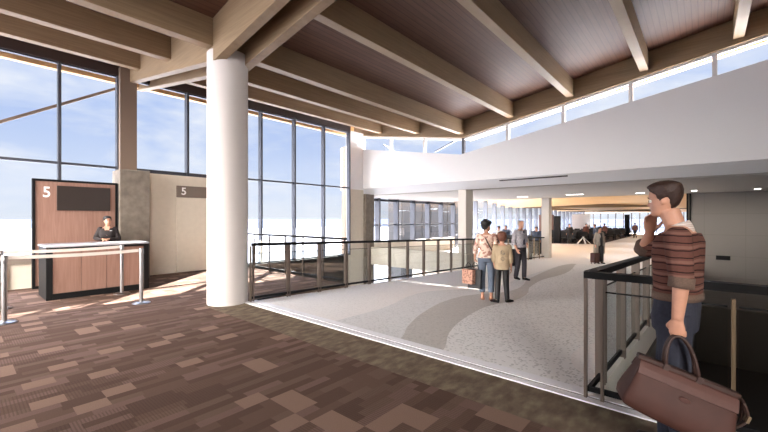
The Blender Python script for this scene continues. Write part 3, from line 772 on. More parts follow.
# ------------------------------------------------------------------ people
def remeshed(mb, name, vox, mats, parent, smooth=2, decimate=0):
    me = mb.mesh(name); o = bpy.data.objects.new(name, me); COL.objects.link(o)
    m = o.modifiers.new('r','REMESH'); m.mode = 'VOXEL'; m.voxel_size = vox; m.use_smooth_shade = True
    if smooth: s = o.modifiers.new('s','SMOOTH'); s.iterations = smooth; s.factor = .5
    dg = bpy.context.evaluated_depsgraph_get(); dg.update()
    out = bpy.data.meshes.new_from_object(o.evaluated_get(dg)); bpy.data.objects.remove(o)
    out.name = name; out.materials.clear()
    for x in (mats if isinstance(mats,(list,tuple)) else [mats]): out.materials.append(x)
    ob = bpy.data.objects.new(name, out); COL.objects.link(ob); ob.parent = parent
    for p in out.polygons: p.use_smooth = True
    return ob
def plain(mb, name, m, parent, smooth=True):
    o = mb.build(name, m, parent, world=False)
    if smooth:
        for p in o.data.polygons: p.use_smooth = True
    return o
def limb(mb, pts, rads, off=0, seg=14):
    P = [Vector(p) for p in pts]; pp, rr_ = [], []
    for i in range(len(P)-1):
        for k in range(6):
            t = k/6; pp.append(P[i].lerp(P[i+1], t)); rr_.append(rads[i]*(1-t)+rads[i+1]*t+off)
    pp.append(P[-1]); rr_.append(rads[-1]+off)
    # round the inner joints
    q = [pp[0]]+[(pp[i-1]+pp[i]*2+pp[i+1])/4 for i in range(1,len(pp)-1)]+[pp[-1]]
    mb.tube(q, rr_, seg)
def torso(mb, rings, off=0, seg=28):
    R = []
    for cx, cy, z, rx, ry in rings:
        ring = []
        for k in range(seg):
            a = 2*PI*k/seg; ca, sa = math.cos(a), math.sin(a)
            sg = lambda v: math.copysign(abs(v)**.85, v)
            ring.append((cx+(rx+off)*sg(ca), cy+(ry+off)*sg(sa), z))
        R.append(ring)
    mb.rings(R)
PROF = [(0,.26,.06,.08),(.02,.33,.0,.14),(.07,.375,-.06,.195),(.13,.38,-.11,.235),(.18,.362,-.16,.255),(.25,.37,-.23,.275),(.33,.36,-.31,.29),(.42,.365,-.37,.305),(.5,.358,-.41,.315),(.58,.382,-.43,.322),(.7,.378,-.435,.326),(.8,.345,-.41,.31),(.88,.28,-.35,.265),(.94,.19,-.26,.195),(.98,.09,-.16,.11),(1.0,.0,-.08,.03)]
def prof(z):
    for a, c in zip(PROF, PROF[1:]):
        if z <= c[0]+1e-9:
            t = (z-a[0])/(c[0]-a[0]); return [a[i]*(1-t)+c[i]*t for i in (1,2,3)]
    return PROF[-1][1:]
def head_pt(z, a, off=0, feat=True):
    f, bk, w = prof(z); mid, h = (f+bk)/2, (f-bk)/2
    ca, sa = math.cos(a), math.sin(a)
    x = mid+(h+off)*math.copysign(abs(ca)**.9, ca); y = (w+off)*math.copysign(abs(sa)**.9, sa)*(1-.10*max(0,ca))
    if feat and ca > 0:
        n = 0
        if .3 < z < .58: n = .125*max(0,(z-.3)/.06 if z < .36 else 1-(z-.36)/.22)
        x += n*math.exp(-(y/(.045+.02*(z<.42)))**2)
        x -= .035*math.exp(-((z-.5)/.045)**2)*math.exp(-((abs(y)-.135)/.06)**2)
        x += .018*(math.exp(-((z-.265)/.018)**2)+math.exp(-((z-.215)/.02)**2))*math.exp(-(y/.1)**2)
        x -= .012*math.exp(-((z-.24)/.01)**2)*math.exp(-(y/.11)**2)
        x += .012*math.exp(-((z-.585)/.03)**2)*math.exp(-((abs(y)-.14)/.09)**2)
    return Vector((x, y, z))
def head(mb, base, R, s, nz=44, na=56):
    zs = [i/nz for i in range(nz+1)]
    mb.rings([[base + R @ (head_pt(z, 2*PI*k/na)*s) for k in range(na)] for z in zs])
    for sd in (-1,1):
        mb.ball(base + R @ (Vector((-.03,sd*.325,.44))*s), .055*s, .03*s, .1*s, 8, R)
def hair(base, R, s, thick, front=.82, side=.5, back=.16, nz=40, na=48, lump=0, seed=1, soft=.05, style=None):
    """closed shell: puffed out over the scalp, sunk below the skin elsewhere"""
    mb = MB(); rg = []; rnd = random.Random(seed); ph = [rnd.uniform(0,6) for _ in range(4)]
    for i in range(nz+1):
        z = i/nz; ring = []
        for k in range(na):
            a = 2*PI*k/na; ca = math.cos(a)
            if style:
                dg_ = math.degrees(abs((a+PI)%(2*PI)-PI)); T = ((0,.83),(30,.82),(52,.74),(68,.68),(78,.46),(87,.42),(95,.55),(108,.56),(120,.36),(150,.2),(181,.15))
                q = next(i_ for i_ in range(len(T)-1) if dg_ <= T[i_+1][0]); line = T[q][1]+(T[q+1][1]-T[q][1])*(dg_-T[q][0])/(T[q+1][0]-T[q][0])
            else: line = (front+(side-front)*(1-ca)**1.15 if ca > 0 else side+(back-side)*(-ca)**.8)
            m = max(0, min(1, (z-line)/soft+.5)); m = m*m*(3-2*m)
            th = thick if not style else .028+(thick-.028)*max(0,min(1,(z-.5)/.3))+.03*max(0,ca)*max(0,min(1,(z-.75)/.1))
            o = th*m-.05*(1-m)
            if lump: o += m*lump*(math.sin(a*5+z*9+ph[0])*math.sin(z*17+a*3+ph[1])+.6*math.sin(a*11+ph[2])*math.sin(z*29+ph[3]))
            p = head_pt(z, a, o, False); p.z += (thick*m*.9 if z > .8 else 0)
            ring.append(base + R @ (p*s))
        rg.append(ring)
    mb.rings(rg); return mb
def hand(mb, wrist, fwd, palm, side, curl=.6, s=1.0, spread=.0, thumb_in=.6):
    """fwd: wrist to knuckles, palm: normal of the palm, side: towards the thumb"""
    f = Vector(fwd).normalized(); n = Vector(palm); n = (n-f*n.dot(f)).normalized(); t = Vector(side); t = (t-f*t.dot(f)-n*t.dot(n)).normalized()
    w = Vector(wrist)
    rg = []
    for d, hw, th in ((-.01,.026,.021),(.02,.031,.02),(.05,.038,.018),(.08,.041,.015),(.092,.037,.012)):
        ring = []
        for k in range(16):
            a = 2*PI*k/16; ring.append(w+f*d*s+t*math.cos(a)*hw*s+n*math.sin(a)*th*s)
        rg.append(ring)
    mb.rings(rg)
    for i, (o, ln) in enumerate(((.031,.9),(.0105,1.0),(-.0105,.94),(-.031,.74))):
        p = w+(f*.082+t*o)*s; d = (f+t*o*spread*8).normalized(); ax = n
        pts, rs = [p-d*.015*s], [.0095*s]; ang = 0
        for j, (L_, c) in enumerate(((.046,curl*.75),(.028,curl*1.15),(.022,curl*.85))):
            ang += c*(1+.06*i)
            dd = d*math.cos(ang)+n*math.sin(ang)
            pts.append(pts[-1]+dd*(L_*ln*s)+(d*.015*s if j == 0 else Vector((0,0,0)))); rs.append((.0092,.0083,.007)[j]*s)
        limb(mb, pts, rs, 0, 8); mb.ball(pts[-1], .007*s, seg=5)
    p = w+(f*.02+t*.024)*s
    d1 = (f*.75+t*.65+n*.35).normalized(); d2 = (f*.9+t*(.5-thumb_in)+n*(.3+.6*thumb_in)).normalized()
    limb(mb, [p, p+d1*.042*s, p+d1*.042*s+d2*.034*s, p+d1*.042*s+d2*.034*s+(d2+n*.2).normalized()*.024*s], [.014*s,.011*s,.0095*s,.0075*s], 0, 8)

SKIN = {'fair': mat('skin_fair', srgb(198,146,120), .5, noise=.05, nscale=30), 'tan': mat('skin_tan', srgb(188,136,110), .5), 'brown': mat('skin_brown', srgb(150,104,82), .5)}
def person(name, label, cat, loc, yaw, H, spec, group=None):
    """standing or seated figure facing local +X; spec overrides the joints (metres at H = 1.75)"""
    e = empty(name, loc, label, cat, group, rz=yaw)
    k = H/1.75; fem = spec.get('fem', False); vox = spec.get('vox', .012); up = Vector((0,0,spec.get('drop',0)))
    sw = .152 if fem else .178; hw = .1
    J = dict(hipL=(0,hw*.9,.92), kneeL=(.015,.1,.5), ankL=(-.03,.105,.085), hipR=(0,-hw*.9,.92), kneeR=(.015,-.1,.5), ankR=(-.03,-.105,.085),
             shL=(-.01,sw,1.415), elL=(-.04,sw+.06,1.13), wrL=(.02,sw+.07,.88), shR=(-.01,-sw,1.415), elR=(-.04,-sw-.06,1.13), wrR=(.02,-sw-.07,.88),
             neck=(-.005,0,1.47), chin=(.02,0,1.515))
    J.update(spec.get('J', {}))
    V = {a: (Vector(p)+up)*k for a, p in J.items()}
    lean = spec.get('lean', 0)
    fx = spec.get('torso') or ([(0,0,.84,.1,.15),(0,0,.92,.115,.168),(0,0,1.0,.105,.15),(0,0,1.08,.092,.125),(0,0,1.18,.1,.135),(.01,0,1.28,.118,.15),(0,0,1.38,.1,.165),(-.005,0,1.44,.075,.13),(-.005,0,1.475,.055,.07)] if fem else
        [(0,0,.84,.1,.15),(0,0,.92,.115,.165),(0,0,1.0,.112,.16),(0,0,1.1,.108,.155),(0,0,1.22,.118,.17),(.005,0,1.32,.125,.185),(-.005,0,1.4,.108,.185),(-.01,0,1.45,.08,.145),(-.01,0,1.485,.06,.08)])
    rings = [((x+lean*max(0,z-.95))*k, y*k, (z+up.z)*k, rx*k, ry*k) for x, y, z, rx, ry in fx]
    skin = SKIN[spec.get('skin','fair')]
    R = Matrix.Rotation(spec.get('hyaw',0),3,'Z') @ Matrix.Rotation(spec.get('hpitch',0),3,'Y') @ Matrix.Rotation(spec.get('hroll',0),3,'X')
    s = .228*k*spec.get('hscale',1)
    arm_r = [.05*k,.042*k,.029*k] if not fem else [.042*k,.036*k,.025*k]
    leg_r = [.082*k,.056*k,.042*k]
    mb = MB()
    torso(mb, rings, -.006*k)
    limb(mb, [V['neck']-Vector((0,0,.05*k)), V['neck'], V['chin']+R@(Vector((-.08,0,.16))*s)], [.062*k,.055*k if not fem else .047*k,.056*k if not fem else .047*k])
    head(mb, V['chin'], R, s)
    for sd in 'LR':
        mb.ball(V['sh'+sd], .052*k, seg=8)
        limb(mb, [V['sh'+sd],V['el'+sd],V['wr'+sd]], arm_r); limb(mb, [V['hip'+sd],V['knee'+sd],V['ank'+sd]], leg_r, -.008*k)
        mb.ball(V['knee'+sd], .05*k, seg=6)
        hd = spec.get('hand'+sd) or {}
        f = Vector(hd.get('fwd', V['wr'+sd]-V['el'+sd])); sgn = 1 if sd == 'L' else -1
        hand(mb, V['wr'+sd], f, hd.get('palm',(0,-sgn,0)), hd.get('side',(1,0,0)), hd.get('curl',.35), k*hd.get('s',1), hd.get('spread',0), hd.get('thumb',.3))
        a = V['ank'+sd]; td = Vector(spec.get('toe'+sd,(1,sgn*.15,0))).normalized()
        limb(mb, [a, a-Vector((0,0,.04*k)), a+td*.12*k-Vector((0,0,.06*k))], [.04*k,.04*k,.028*k])
    remeshed(mb, 'body', vox, skin, e)
    # clothes
    tp = spec.get('top')
    if tp:
        mb = MB(); off = tp.get('off',.012)*k; zz = (tp.get('hem',.9)+up.z)*k; zt = (tp.get('neck',1.47)+up.z)*k
        rg = [r for r in rings if zz <= r[2] <= zt]
        lo = min(rings, key=lambda r: abs(r[2]-zz)); rg = [(lo[0],lo[1],zz,lo[3]+tp.get('flare',0)*k,lo[4]+tp.get('flare',0)*k)]+rg
        torso(mb, rg, off)
        for sd in 'LR':
            mb.ball(V['sh'+sd], arm_r[0]+off+.004*k, seg=8)
            t = tp.get('sleeve'+sd, tp.get('sleeve',1.0))       # 0..1 upper arm, 1..2 forearm
            pts, rs = [V['sh'+sd]], [arm_r[0]+.004*k]
            if t <= 1: pts.append(V['sh'+sd].lerp(V['el'+sd], t)); rs.append(arm_r[0]*(1-t)+arm_r[1]*t+.004*k)
            else: pts += [V['el'+sd], V['el'+sd].lerp(V['wr'+sd], t-1)]; rs += [arm_r[1]+.002*k, arm_r[1]*(2-t)+arm_r[2]*(t-1)]
            limb(mb, pts, rs, off)
            if tp.get('cuff'):
                d = (pts[-1]-pts[-2]).normalized(); cm = MB(); cm.tube([pts[-1]-d*.05*k, pts[-1]-d*.02*k, pts[-1]+d*.012*k], [rs[-1]+off+.006*k]*3, 20)
                plain(cm, 'sleeve_cuff', tp['cuff'], e)
        remeshed(mb, tp.get('name','shirt'), vox, tp['m'], e, 2)
    bt = spec.get('bottom')
    if bt:
        mb = MB(); off = bt.get('off',.012)*k
        torso(mb, [r for r in rings if r[2] <= (bt.get('waist',1.04)+up.z)*k], off*.6)
        zc = bt.get('cuff', 0)
        for sd in 'LR':
            end = V['knee'+sd].lerp(V['ank'+sd], 1-zc)
            limb(mb, [V['hip'+sd]+Vector((0,0,.03*k)), V['knee'+sd], end], [leg_r[0]+.004*k, leg_r[1]+.006*k, leg_r[2]+bt.get('flare',.01)*k], off)
        remeshed(mb, bt.get('name','trousers'), vox, bt['m'], e, 2)
    sh = spec.get('shoe')
    if sh:
        for sd in 'LR':
            mb = MB(); a = V['ank'+sd]; g = (up.z*0); td = Vector(spec.get('toe'+sd,(1,(.15 if sd=='L' else -.15),0))).normalized(); b0 = Vector((a.x,a.y,a.z-.085*k))
            limb(mb, [b0+Vector((0,0,.085*k)), b0+Vector((0,0,.05*k))-td*.02*k], [.046*k,.048*k])
            limb(mb, [b0-td*.045*k+Vector((0,0,.04*k)), b0+td*.06*k+Vector((0,0,.042*k)), b0+td*.17*k+Vector((0,0,.03*k))], [.038*k,.042*k,.028*k])
            mb.ball(b0+td*.17*k+Vector((0,0,.03*k)), .029*k, seg=6)
            remeshed(mb, 'shoe', max(.008,vox*.8), sh, e, 1)
    hr = spec.get('hair')
    if hr:
        h = hair(V['chin'], R, s, hr.get('thick',.06), hr.get('front',.8), hr.get('side',.5), hr.get('back',.18), lump=hr.get('lump',0), soft=hr.get('soft',.06), style=hr.get('style'))
        for c, r in hr.get('balls', ()):
            h.ball(V['chin']+R@(Vector(c)*s), r*s, seg=8)
        remeshed(h, 'hair', max(.006, vox*.6), hr['m'], e, 1)
    if spec.get('face'):
        for sd in (-1,1):
            c = V['chin']+R@(Vector((.318,sd*.135,.5))*s)
            plain(MB().ball(c, .052*s, seg=10), 'eye', M['eye_white'], e)
            plain(MB().ball(c+R@(Vector((.018,0,0))*s), .043*s, seg=8), 'iris', M['iris'], e)
            bw = MB(); limb(bw, [V['chin']+R@(p*s) for p in (Vector((.375,sd*.05,.585)),Vector((.38,sd*.13,.61)),Vector((.33,sd*.22,.585)))], [.014*s,.017*s,.008*s], 0, 8); plain(bw, 'eyebrow', spec['hair']['m'], e)
        lp = MB(); limb(lp, [V['chin']+R@(p*s) for p in (Vector((.33,-.115,.24)),Vector((.378,-.05,.25)),Vector((.388,0,.245)),Vector((.378,.05,.25)),Vector((.33,.115,.24)))], [.008*s,.018*s,.02*s,.018*s,.008*s], 0, 8); plain(lp, 'lips', M['lip'], e)
    e['_chin'] = 0; del e['_chin']
    return e, V, R, s, k

def stripes(name, base, dark, light, per=.055):
    m, nt, b = nmat(name); L = nt.links
    tc = nt.nodes.new('ShaderNodeTexCoord'); sp = nt.nodes.new('ShaderNodeSeparateXYZ'); L.new(tc.outputs['Object'], sp.inputs[0])
    n = nt.nodes.new('ShaderNodeTexNoise'); n.inputs['Scale'].default_value = 6; L.new(tc.outputs['Object'], n.inputs['Vector'])
    z = math_node(nt, 'ADD', sp.outputs[2], math_node(nt, 'MULTIPLY', n.outputs['Fac'], .03))
    f = math_node(nt, 'FRACT', math_node(nt, 'DIVIDE', z, per))
    f2 = math_node(nt, 'FRACT', math_node(nt, 'DIVIDE', z, per*2))
    n2 = nt.nodes.new('ShaderNodeTexNoise'); n2.inputs['Scale'].default_value = 160; L.new(tc.outputs['Object'], n2.inputs['Vector'])
    col = mix_rgb(nt, n2.outputs['Fac'], base, tuple(c*.72 for c in base[:3])+(1,))
    col = mix_rgb(nt, math_node(nt, 'MULTIPLY', math_node(nt,'LESS_THAN', math_node(nt,'ABSOLUTE',math_node(nt,'SUBTRACT',f2,.75)), .1), .5), col, light)
    col = mix_rgb(nt, math_node(nt, 'MULTIPLY', math_node(nt, 'LESS_THAN', f, .17), .9), col, dark)
    L.new(col, b.inputs['Base Color']); b.inputs['Roughness'].default_value = .95; b.inputs['Specular IOR Level'].default_value = .1
    bp = nt.nodes.new('ShaderNodeBump'); bp.inputs['Strength'].default_value = .4; bp.inputs['Distance'].default_value = .004
    L.new(n2.outputs['Fac'], bp.inputs['Height']); L.new(bp.outputs['Normal'], b.inputs['Normal'])
    return m
def spots_mat(name, a, b_, c, sc=30):
    m, nt, b = nmat(name); v = nt.nodes.new('ShaderNodeTexVoronoi'); v.inputs['Scale'].default_value = sc
    nt.links.new(objcoord(nt), v.inputs['Vector'])
    nt.links.new(ramp(nt, v.outputs['Color'], [(0,a),(.55,a),(.62,b_),(.8,b_),(.86,c)]), b.inputs['Base Color']); b.inputs['Roughness'].default_value = .9
    return m
M['eye_white'] = mat('eye_white', srgb(220,214,208), .3); M['iris'] = mat('iris', srgb(60,44,34), .3); M['lip'] = mat('lip', srgb(178,112,98), .5)
M['hair_brown'] = mat('hair_brown', srgb(54,34,26), .6, noise=.3, nscale=90, bump=.5); M['hair_black'] = mat('hair_black', srgb(30,26,26), .6, noise=.3, nscale=60, bump=.5)
M['hair_auburn'] = mat('hair_auburn', srgb(104,62,46), .6, noise=.3, nscale=60); M['hair_grey'] = mat('hair_grey', srgb(150,140,132), .6)
M['sweater'] = stripes('striped_knit', srgb(110,74,65), srgb(40,28,28), srgb(140,106,94), .043)
M['cuff'] = mat('cuff_knit', srgb(104,84,72), .95, noise=.15, nscale=120)
M['jeans'] = mat('dark_jeans', srgb(44,46,58), .9, noise=.15, nscale=60)
M['collar'] = stripes('check_collar', srgb(228,216,206), srgb(170,120,110), srgb(240,232,226), .012)
M['leather'] = mat('brown_leather', srgb(72,44,37), .62, spec=.3, noise=.14, nscale=7, bump=.06)
M['leather_dark'] = mat('dark_leather', srgb(60,39,32), .5, noise=.1, nscale=20)
M['leather_pale'] = mat('leather_band', srgb(84,51,43), .6, noise=.08, nscale=20)  # paler leather of the top band and oval patch
M['shoe_dark'] = mat('dark_shoe', srgb(46,32,28), .5)

FWD = math.atan2(.757,-.6534)          # yaw of the camera's view direction
# --- the man with the bag: faces the photo's left
def man():
    yaw = PI-.16
    J = dict(hipL=(-.01,.085,.92), kneeL=(-.02,.09,.5), ankL=(-.08,.1,.085), hipR=(.0,-.085,.92), kneeR=(.06,-.1,.5), ankR=(.05,-.1,.085),
             shL=(-.05,.175,1.415), elL=(-.075,.22,1.165), wrL=(-.06,.235,.95), shR=(.0,-.175,1.42), elR=(.23,-.235,1.305), wrR=(.17,-.14,1.43),
             neck=(-.005,0,1.475), chin=(.045,0,1.545))
    tors = [(0,0,.84,.105,.15),(0,0,.92,.112,.165),(-.01,0,1.0,.106,.165),(-.014,0,1.1,.102,.165),(-.014,0,1.22,.106,.172),(-.014,0,1.32,.11,.182),(-.02,0,1.39,.105,.185),(-.025,0,1.44,.083,.15),(-.02,0,1.485,.062,.085)]
    sp = dict(vox=.006, J=J, torso=tors, skin='fair', hpitch=.10, hscale=.92, face=True,
              handL=dict(fwd=(.02,0,-1), palm=(0,-1,0), side=(1,0,-.1), curl=1.15, thumb=.9),
              handR=dict(fwd=(-.1,.3,1), palm=(-.6,.8,0), side=(-.8,-.5,.2), curl=.35, thumb=.2),
              top=dict(name='sweater', m=M['sweater'], hem=1.05, neck=1.465, sleeveL=1.10, sleeveR=1.25, off=.016, cuff=M['cuff']),
              bottom=dict(name='jeans', m=M['jeans'], waist=1.12), shoe=M['shoe_dark'],
              hair=dict(m=M['hair_brown'], thick=.085, style='short', lump=.012, soft=.07))
    e, V, R, s, k = person('person', 'man in brown striped sweater facing left, hand at his face, holding a leather bag', 'person', (-.145,3.10,0), yaw, 1.83, sp)
    c = MB(); n = 28; rg = []
    for z, rx, ry, x in ((1.425,.076,.10,-.022),(1.455,.072,.085,-.018),(1.478,.067,.074,-.012),(1.492,.063,.068,-.008)):
        rg.append([((x+rx*math.cos(2*PI*i/n))*k, ry*math.sin(2*PI*i/n)*k, (z-.028*math.cos(2*PI*i/n))*k) for i in range(n)])
    c.rings(rg); plain(c, 'shirt_collar', M['collar'], e)
    h = MB(); torso(h, [(-.011*k,0,1.035*k,.105*k,.167*k),(-.013*k,0,1.08*k,.103*k,.167*k)], .02*k); plain(h, 'sweater_hem', M['cuff'], e)
    return e, V, k, yaw
man_e, MV, mk, myaw = man()
# --- leather bag in his near hand
def bag():
    hand_w = man_e.matrix_world @ MV['wrL'] if False else Matrix.Translation(man_e.location) @ Matrix.Rotation(myaw,4,'Z') @ (MV['wrL']-Vector((-.01,0,.10)))
    tilt = math.radians(19); yaw = .34
    Rm = Matrix.Rotation(yaw,3,'Z') @ Matrix.Rotation(tilt,3,'Y')
    grip = Vector((-.125,0,.492)); loc = hand_w - Rm @ grip
    e = empty('leather_bag', loc, 'brown leather travel bag with arched handle hanging from the man\'s hand', 'bag'); e.rotation_euler = (0,tilt,yaw)
    def sec(z, hl, hd, n=56, p=.22, sag=0, pin=0):
        ring = []
        for i in range(n):
            a = 2*PI*i/n; ca, sa = math.cos(a), math.sin(a)
            x = hl*math.copysign(abs(ca)**p, ca); y = hd*math.copysign(abs(sa)**p, sa)
            x -= math.copysign(pin*max(0,1-(abs(y)/hd)**2)*(abs(ca) > .6), x)
            ring.append((x, y*(1+.04*math.sin(x*9+z*7)), z-sag*(1-(x/hl)**2)))
        return ring
    b = MB(); b.rings([sec(-.0,.26,.10,sag=.014),sec(.012,.272,.118,sag=.014),sec(.05,.278,.125,sag=.01),sec(.11,.275,.118,pin=.012),sec(.18,.268,.095,pin=.02),sec(.235,.262,.07,pin=.025),sec(.275,.26,.042,pin=.02),sec(.29,.258,.026)])
    o = plain(b, 'bag_body', M['leather'], e)
    md = o.modifiers.new('es','EDGE_SPLIT'); md.split_angle = math.radians(50)
    f = MB(); f.rings([sec(.284,.262,.030,p=.2),sec(.304,.262,.030,p=.2),sec(.309,.256,.024,p=.2)]); plain(f, 'top_frame', M['leather_dark'], e, False)
    for sd in (-1,1):
        bd = MB(); o0 = 0
        for z, y in ((.215,.083),(.25,.064),(.28,.042)):
            bd.v += [(x*.25, sd*(y*(1+.04*math.sin(x*.25*9+z*7))+.003), z) for x in (-1,-.6,-.2,.2,.6,1)]
        for i in range(2):
            for j in range(5): bd.face(o0+i*6+j, o0+i*6+j+1, o0+i*6+6+j+1, o0+i*6+6+j)
        ob = plain(bd, 'top_band', M['leather_pale'], e, False); md = ob.modifiers.new('s','SOLIDIFY'); md.thickness = .006
        h = MB(); P = []
        for i in range(19):
            a = PI*i/18; P.append((-.03+.085*math.cos(a)*(1-.1*math.sin(a))-.075*math.sin(a)**.8, sd*(.028-.02*math.sin(a)), .295+.2*math.sin(a)**.8))
        h.tube(P, .0095, 12); plain(h, 'handle', M['leather_dark'], e)
        for x in (-.115,.055):
            t = MB(); t.box(x-.014,x+.014,sd*.034-.006,sd*.034+.006,.25,.318); plain(t, 'handle_tab', M['leather_dark'], e, False)
    em = MB(); rg = []
    em.rings([[( .0+.03*math.cos(2*PI*i/24)*q, -(.098)+yy, .172+.015*math.sin(2*PI*i/24)*q) for i in range(24)] for q, yy in ((1,.012),(1,-.008),(.9,-.010))])
    plain(em, 'oval_patch', M['leather_pale'], e, False)
    for i in range(3):
        st = MB(); P = []
        for j in range(15):
            a = PI*j/14; P.append((.265+.045*math.sin(a)+.012*i, -.05+.04*i, .28-.17*(j/14)-.03*math.sin(a)*i))
        st.tube(P, .008, 8, sx=1.4); plain(st, 'strap', M['leather_dark'], e)
    bk = MB(); bk.box(.302,.316,-.07,-.03,.18,.22); plain(bk, 'buckle', M['brass'], e, False)
    tg = MB(); tg.box(.284,.296,-.01,.05,.06,.18); plain(tg, 'strap_tab', M['leather_dark'], e, False)
    return e
bag_e = bag()

# --- family seen from behind
def plant(u, v):
    """point of the ramp where the photo pixel (u, v) meets the floor"""
    t = (u-384)/371; r = (-.6534+.757*t, .757+.6534*t, -(v-218.5)/371)
    d = (-EYE+RK*RY0)/(r[2]+RK*r[1]); return Vector((r[0]*d, r[1]*d, EYE+r[2]*d)), d
p, d = plant(486.5, 299.5)
blouse = spots_mat('pale_print', srgb(222,196,178), srgb(172,126,112), srgb(238,224,212), 26)
we, WV, WR, ws, wk = person('person', 'woman with dark curly hair, pale printed blouse and blue grey trousers, seen from behind', 'person', p, FWD-.25, 1.66,
    dict(fem=True, vox=.011, skin='tan', hyaw=-1.0, J=dict(wrL=(.0,.25,.93), elL=(-.05,.235,1.12), wrR=(.16,-.2,1.02), elR=(-.03,-.225,1.14), ankL=(.0,.085,.085), ankR=(-.03,-.1,.085)),
         handL=dict(curl=1.1, thumb=.8, fwd=(0,0,-1)),
         top=dict(name='blouse', m=blouse, hem=.93, neck=1.455, sleeve=1.55, off=.022, flare=.012), bottom=dict(m=mat('grey_blue_denim', srgb(98,108,124), .9, noise=.1), cuff=.2, waist=1.0),
         hair=dict(m=M['hair_black'], thick=.13, front=.8, side=.45, back=.12, lump=.05, balls=(((-.2,0,1.02),.2),((-.32,0,.86),.22),((.0,0,1.04),.18)))))
cb = MB(); k = wk
limb(cb, [(.02*k,.10*k,1.46*k),(-.13*k,.02*k,1.36*k),(-.15*k,-.06*k,1.2*k),(-.12*k,-.17*k,1.0*k)], [.013*k]*4, 0, 8)
bag2 = empty('shoulder_bag', p, 'brown leather shoulder bag on the hip of the woman with curly hair', 'bag', rz=FWD-.25)
plain(cb, 'strap', M['leather_dark'], bag2)
b = MB(); b.box(-.20*k,.05*k,-.285*k,-.19*k,.74*k,1.0*k); o = plain(b, 'pouch', mat('red_brown_leather', srgb(112,68,56), .5), bag2, False); md = o.modifiers.new('b','BEVEL'); md.width = .03; md.segments = 3
b = MB(); b.box(-.205*k,.055*k,-.293*k,-.185*k,.88*k,1.005*k); o = plain(b, 'flap', M['leather_dark'], bag2, False); md = o.modifiers.new('b','BEVEL'); md.width = .02; md.segments = 2
for sd in (1,-1):           # sandals
    a = WV['ankL' if sd > 0 else 'ankR']; b = MB(); b.box(a.x-.06,a.x+.17,a.y-.042,a.y+.042,0,.02); plain(b, 'sandal', mat('tan_sandal', srgb(170,126,96), .6) if 'tan_sandal' not in bpy.data.materials else bpy.data.materials['tan_sandal'], we, False)
def shopper(dx, dy, m, label, w=.26, h=.34, rz_=0):
    base = Matrix.Translation(p) @ Matrix.Rotation(FWD-.25,4,'Z') @ (WV['wrL']+Vector((dx,dy,-.13-h-.12)))
    e = empty('shopping_bag', base, label, 'bag', 'shopping bags of the woman', rz=FWD-.25+rz_)
    b = MB(); b.hexa([(-w/2,-.05,0),(w/2,-.05,0),(w/2,.05,0),(-w/2,.05,0),(-w/2*1.05,-.05,h),(w/2*1.05,-.05,h),(w/2*1.05,.05,h),(-w/2*1.05,.05,h)])
    plain(b, 'bag_body', m, e, False)
    for s_ in (-.03,.03):
        t = MB(); t.tube([(w*.28*math.cos(PI*i/10), s_*(1-math.sin(PI*i/10)), h-.01+.15*math.sin(PI*i/10)) for i in range(11)], .006, 8); plain(t, 'handle', M['black_soft'], e)
shopper(-.03,.0,M['black_soft'],'black shopping bag in the left hand of the woman with curly hair', .28, .40, 1.2)
shopper(-.06,.13,spots_mat('check_bag', srgb(196,152,132), srgb(150,108,92), srgb(110,74,64), 40),'pink brown patterned shopping bag beside the black one', .25, .3, 1.0)

p, d = plant(502, 302.5)
jacket = spots_mat('khaki_jacket', srgb(182,160,130), srgb(174,152,124), srgb(190,168,138), 14)
ce, CV, CR, cs, ck = person('person', 'child in khaki jacket and black trousers with short auburn hair, seen from behind', 'person', p, FWD-.2, 1.40,
    dict(vox=.010, skin='fair', hscale=1.18, hyaw=-.1, J=dict(ankL=(-.06,.12,.085), kneeL=(-.02,.105,.5), ankR=(.02,-.13,.085), shL=(-.01,.155,1.415), shR=(-.01,-.155,1.415), wrL=(.08,.18,.93), elL=(-.03,.205,1.12), elR=(-.03,-.205,1.12), wrR=(.03,-.225,.88)),
         toeL=(.5,.8,0), toeR=(.5,-.8,0),
         top=dict(name='jacket', m=jacket, hem=.84, neck=1.47, sleeve=1.45, off=.022, flare=.015), bottom=dict(m=M['black_soft'], off=.008), shoe=M['black'],
         hair=dict(m=M['hair_auburn'], thick=.10, front=.78, side=.4, back=.1, lump=.02)))
b = MB(); b.rings([[(-.158*ck+q, .055*ck*math.cos(2*PI*i/20)*rr0, 1.27*ck+.075*ck*math.sin(2*PI*i/20)*rr0) for i in range(20)] for q, rr0 in ((.03,1),(0,1))])
b.rings([[(-.158*ck+q, .05*ck*math.cos(2*PI*i/20)*rr0, 1.12*ck+.06*ck*math.sin(2*PI*i/20)*rr0) for i in range(20)] for q, rr0 in ((.03,1),(0,1))])
plain(b, 'back_emblem', spots_mat('emblem', srgb(164,142,114), srgb(120,108,94), srgb(200,178,148), 60), ce, False)

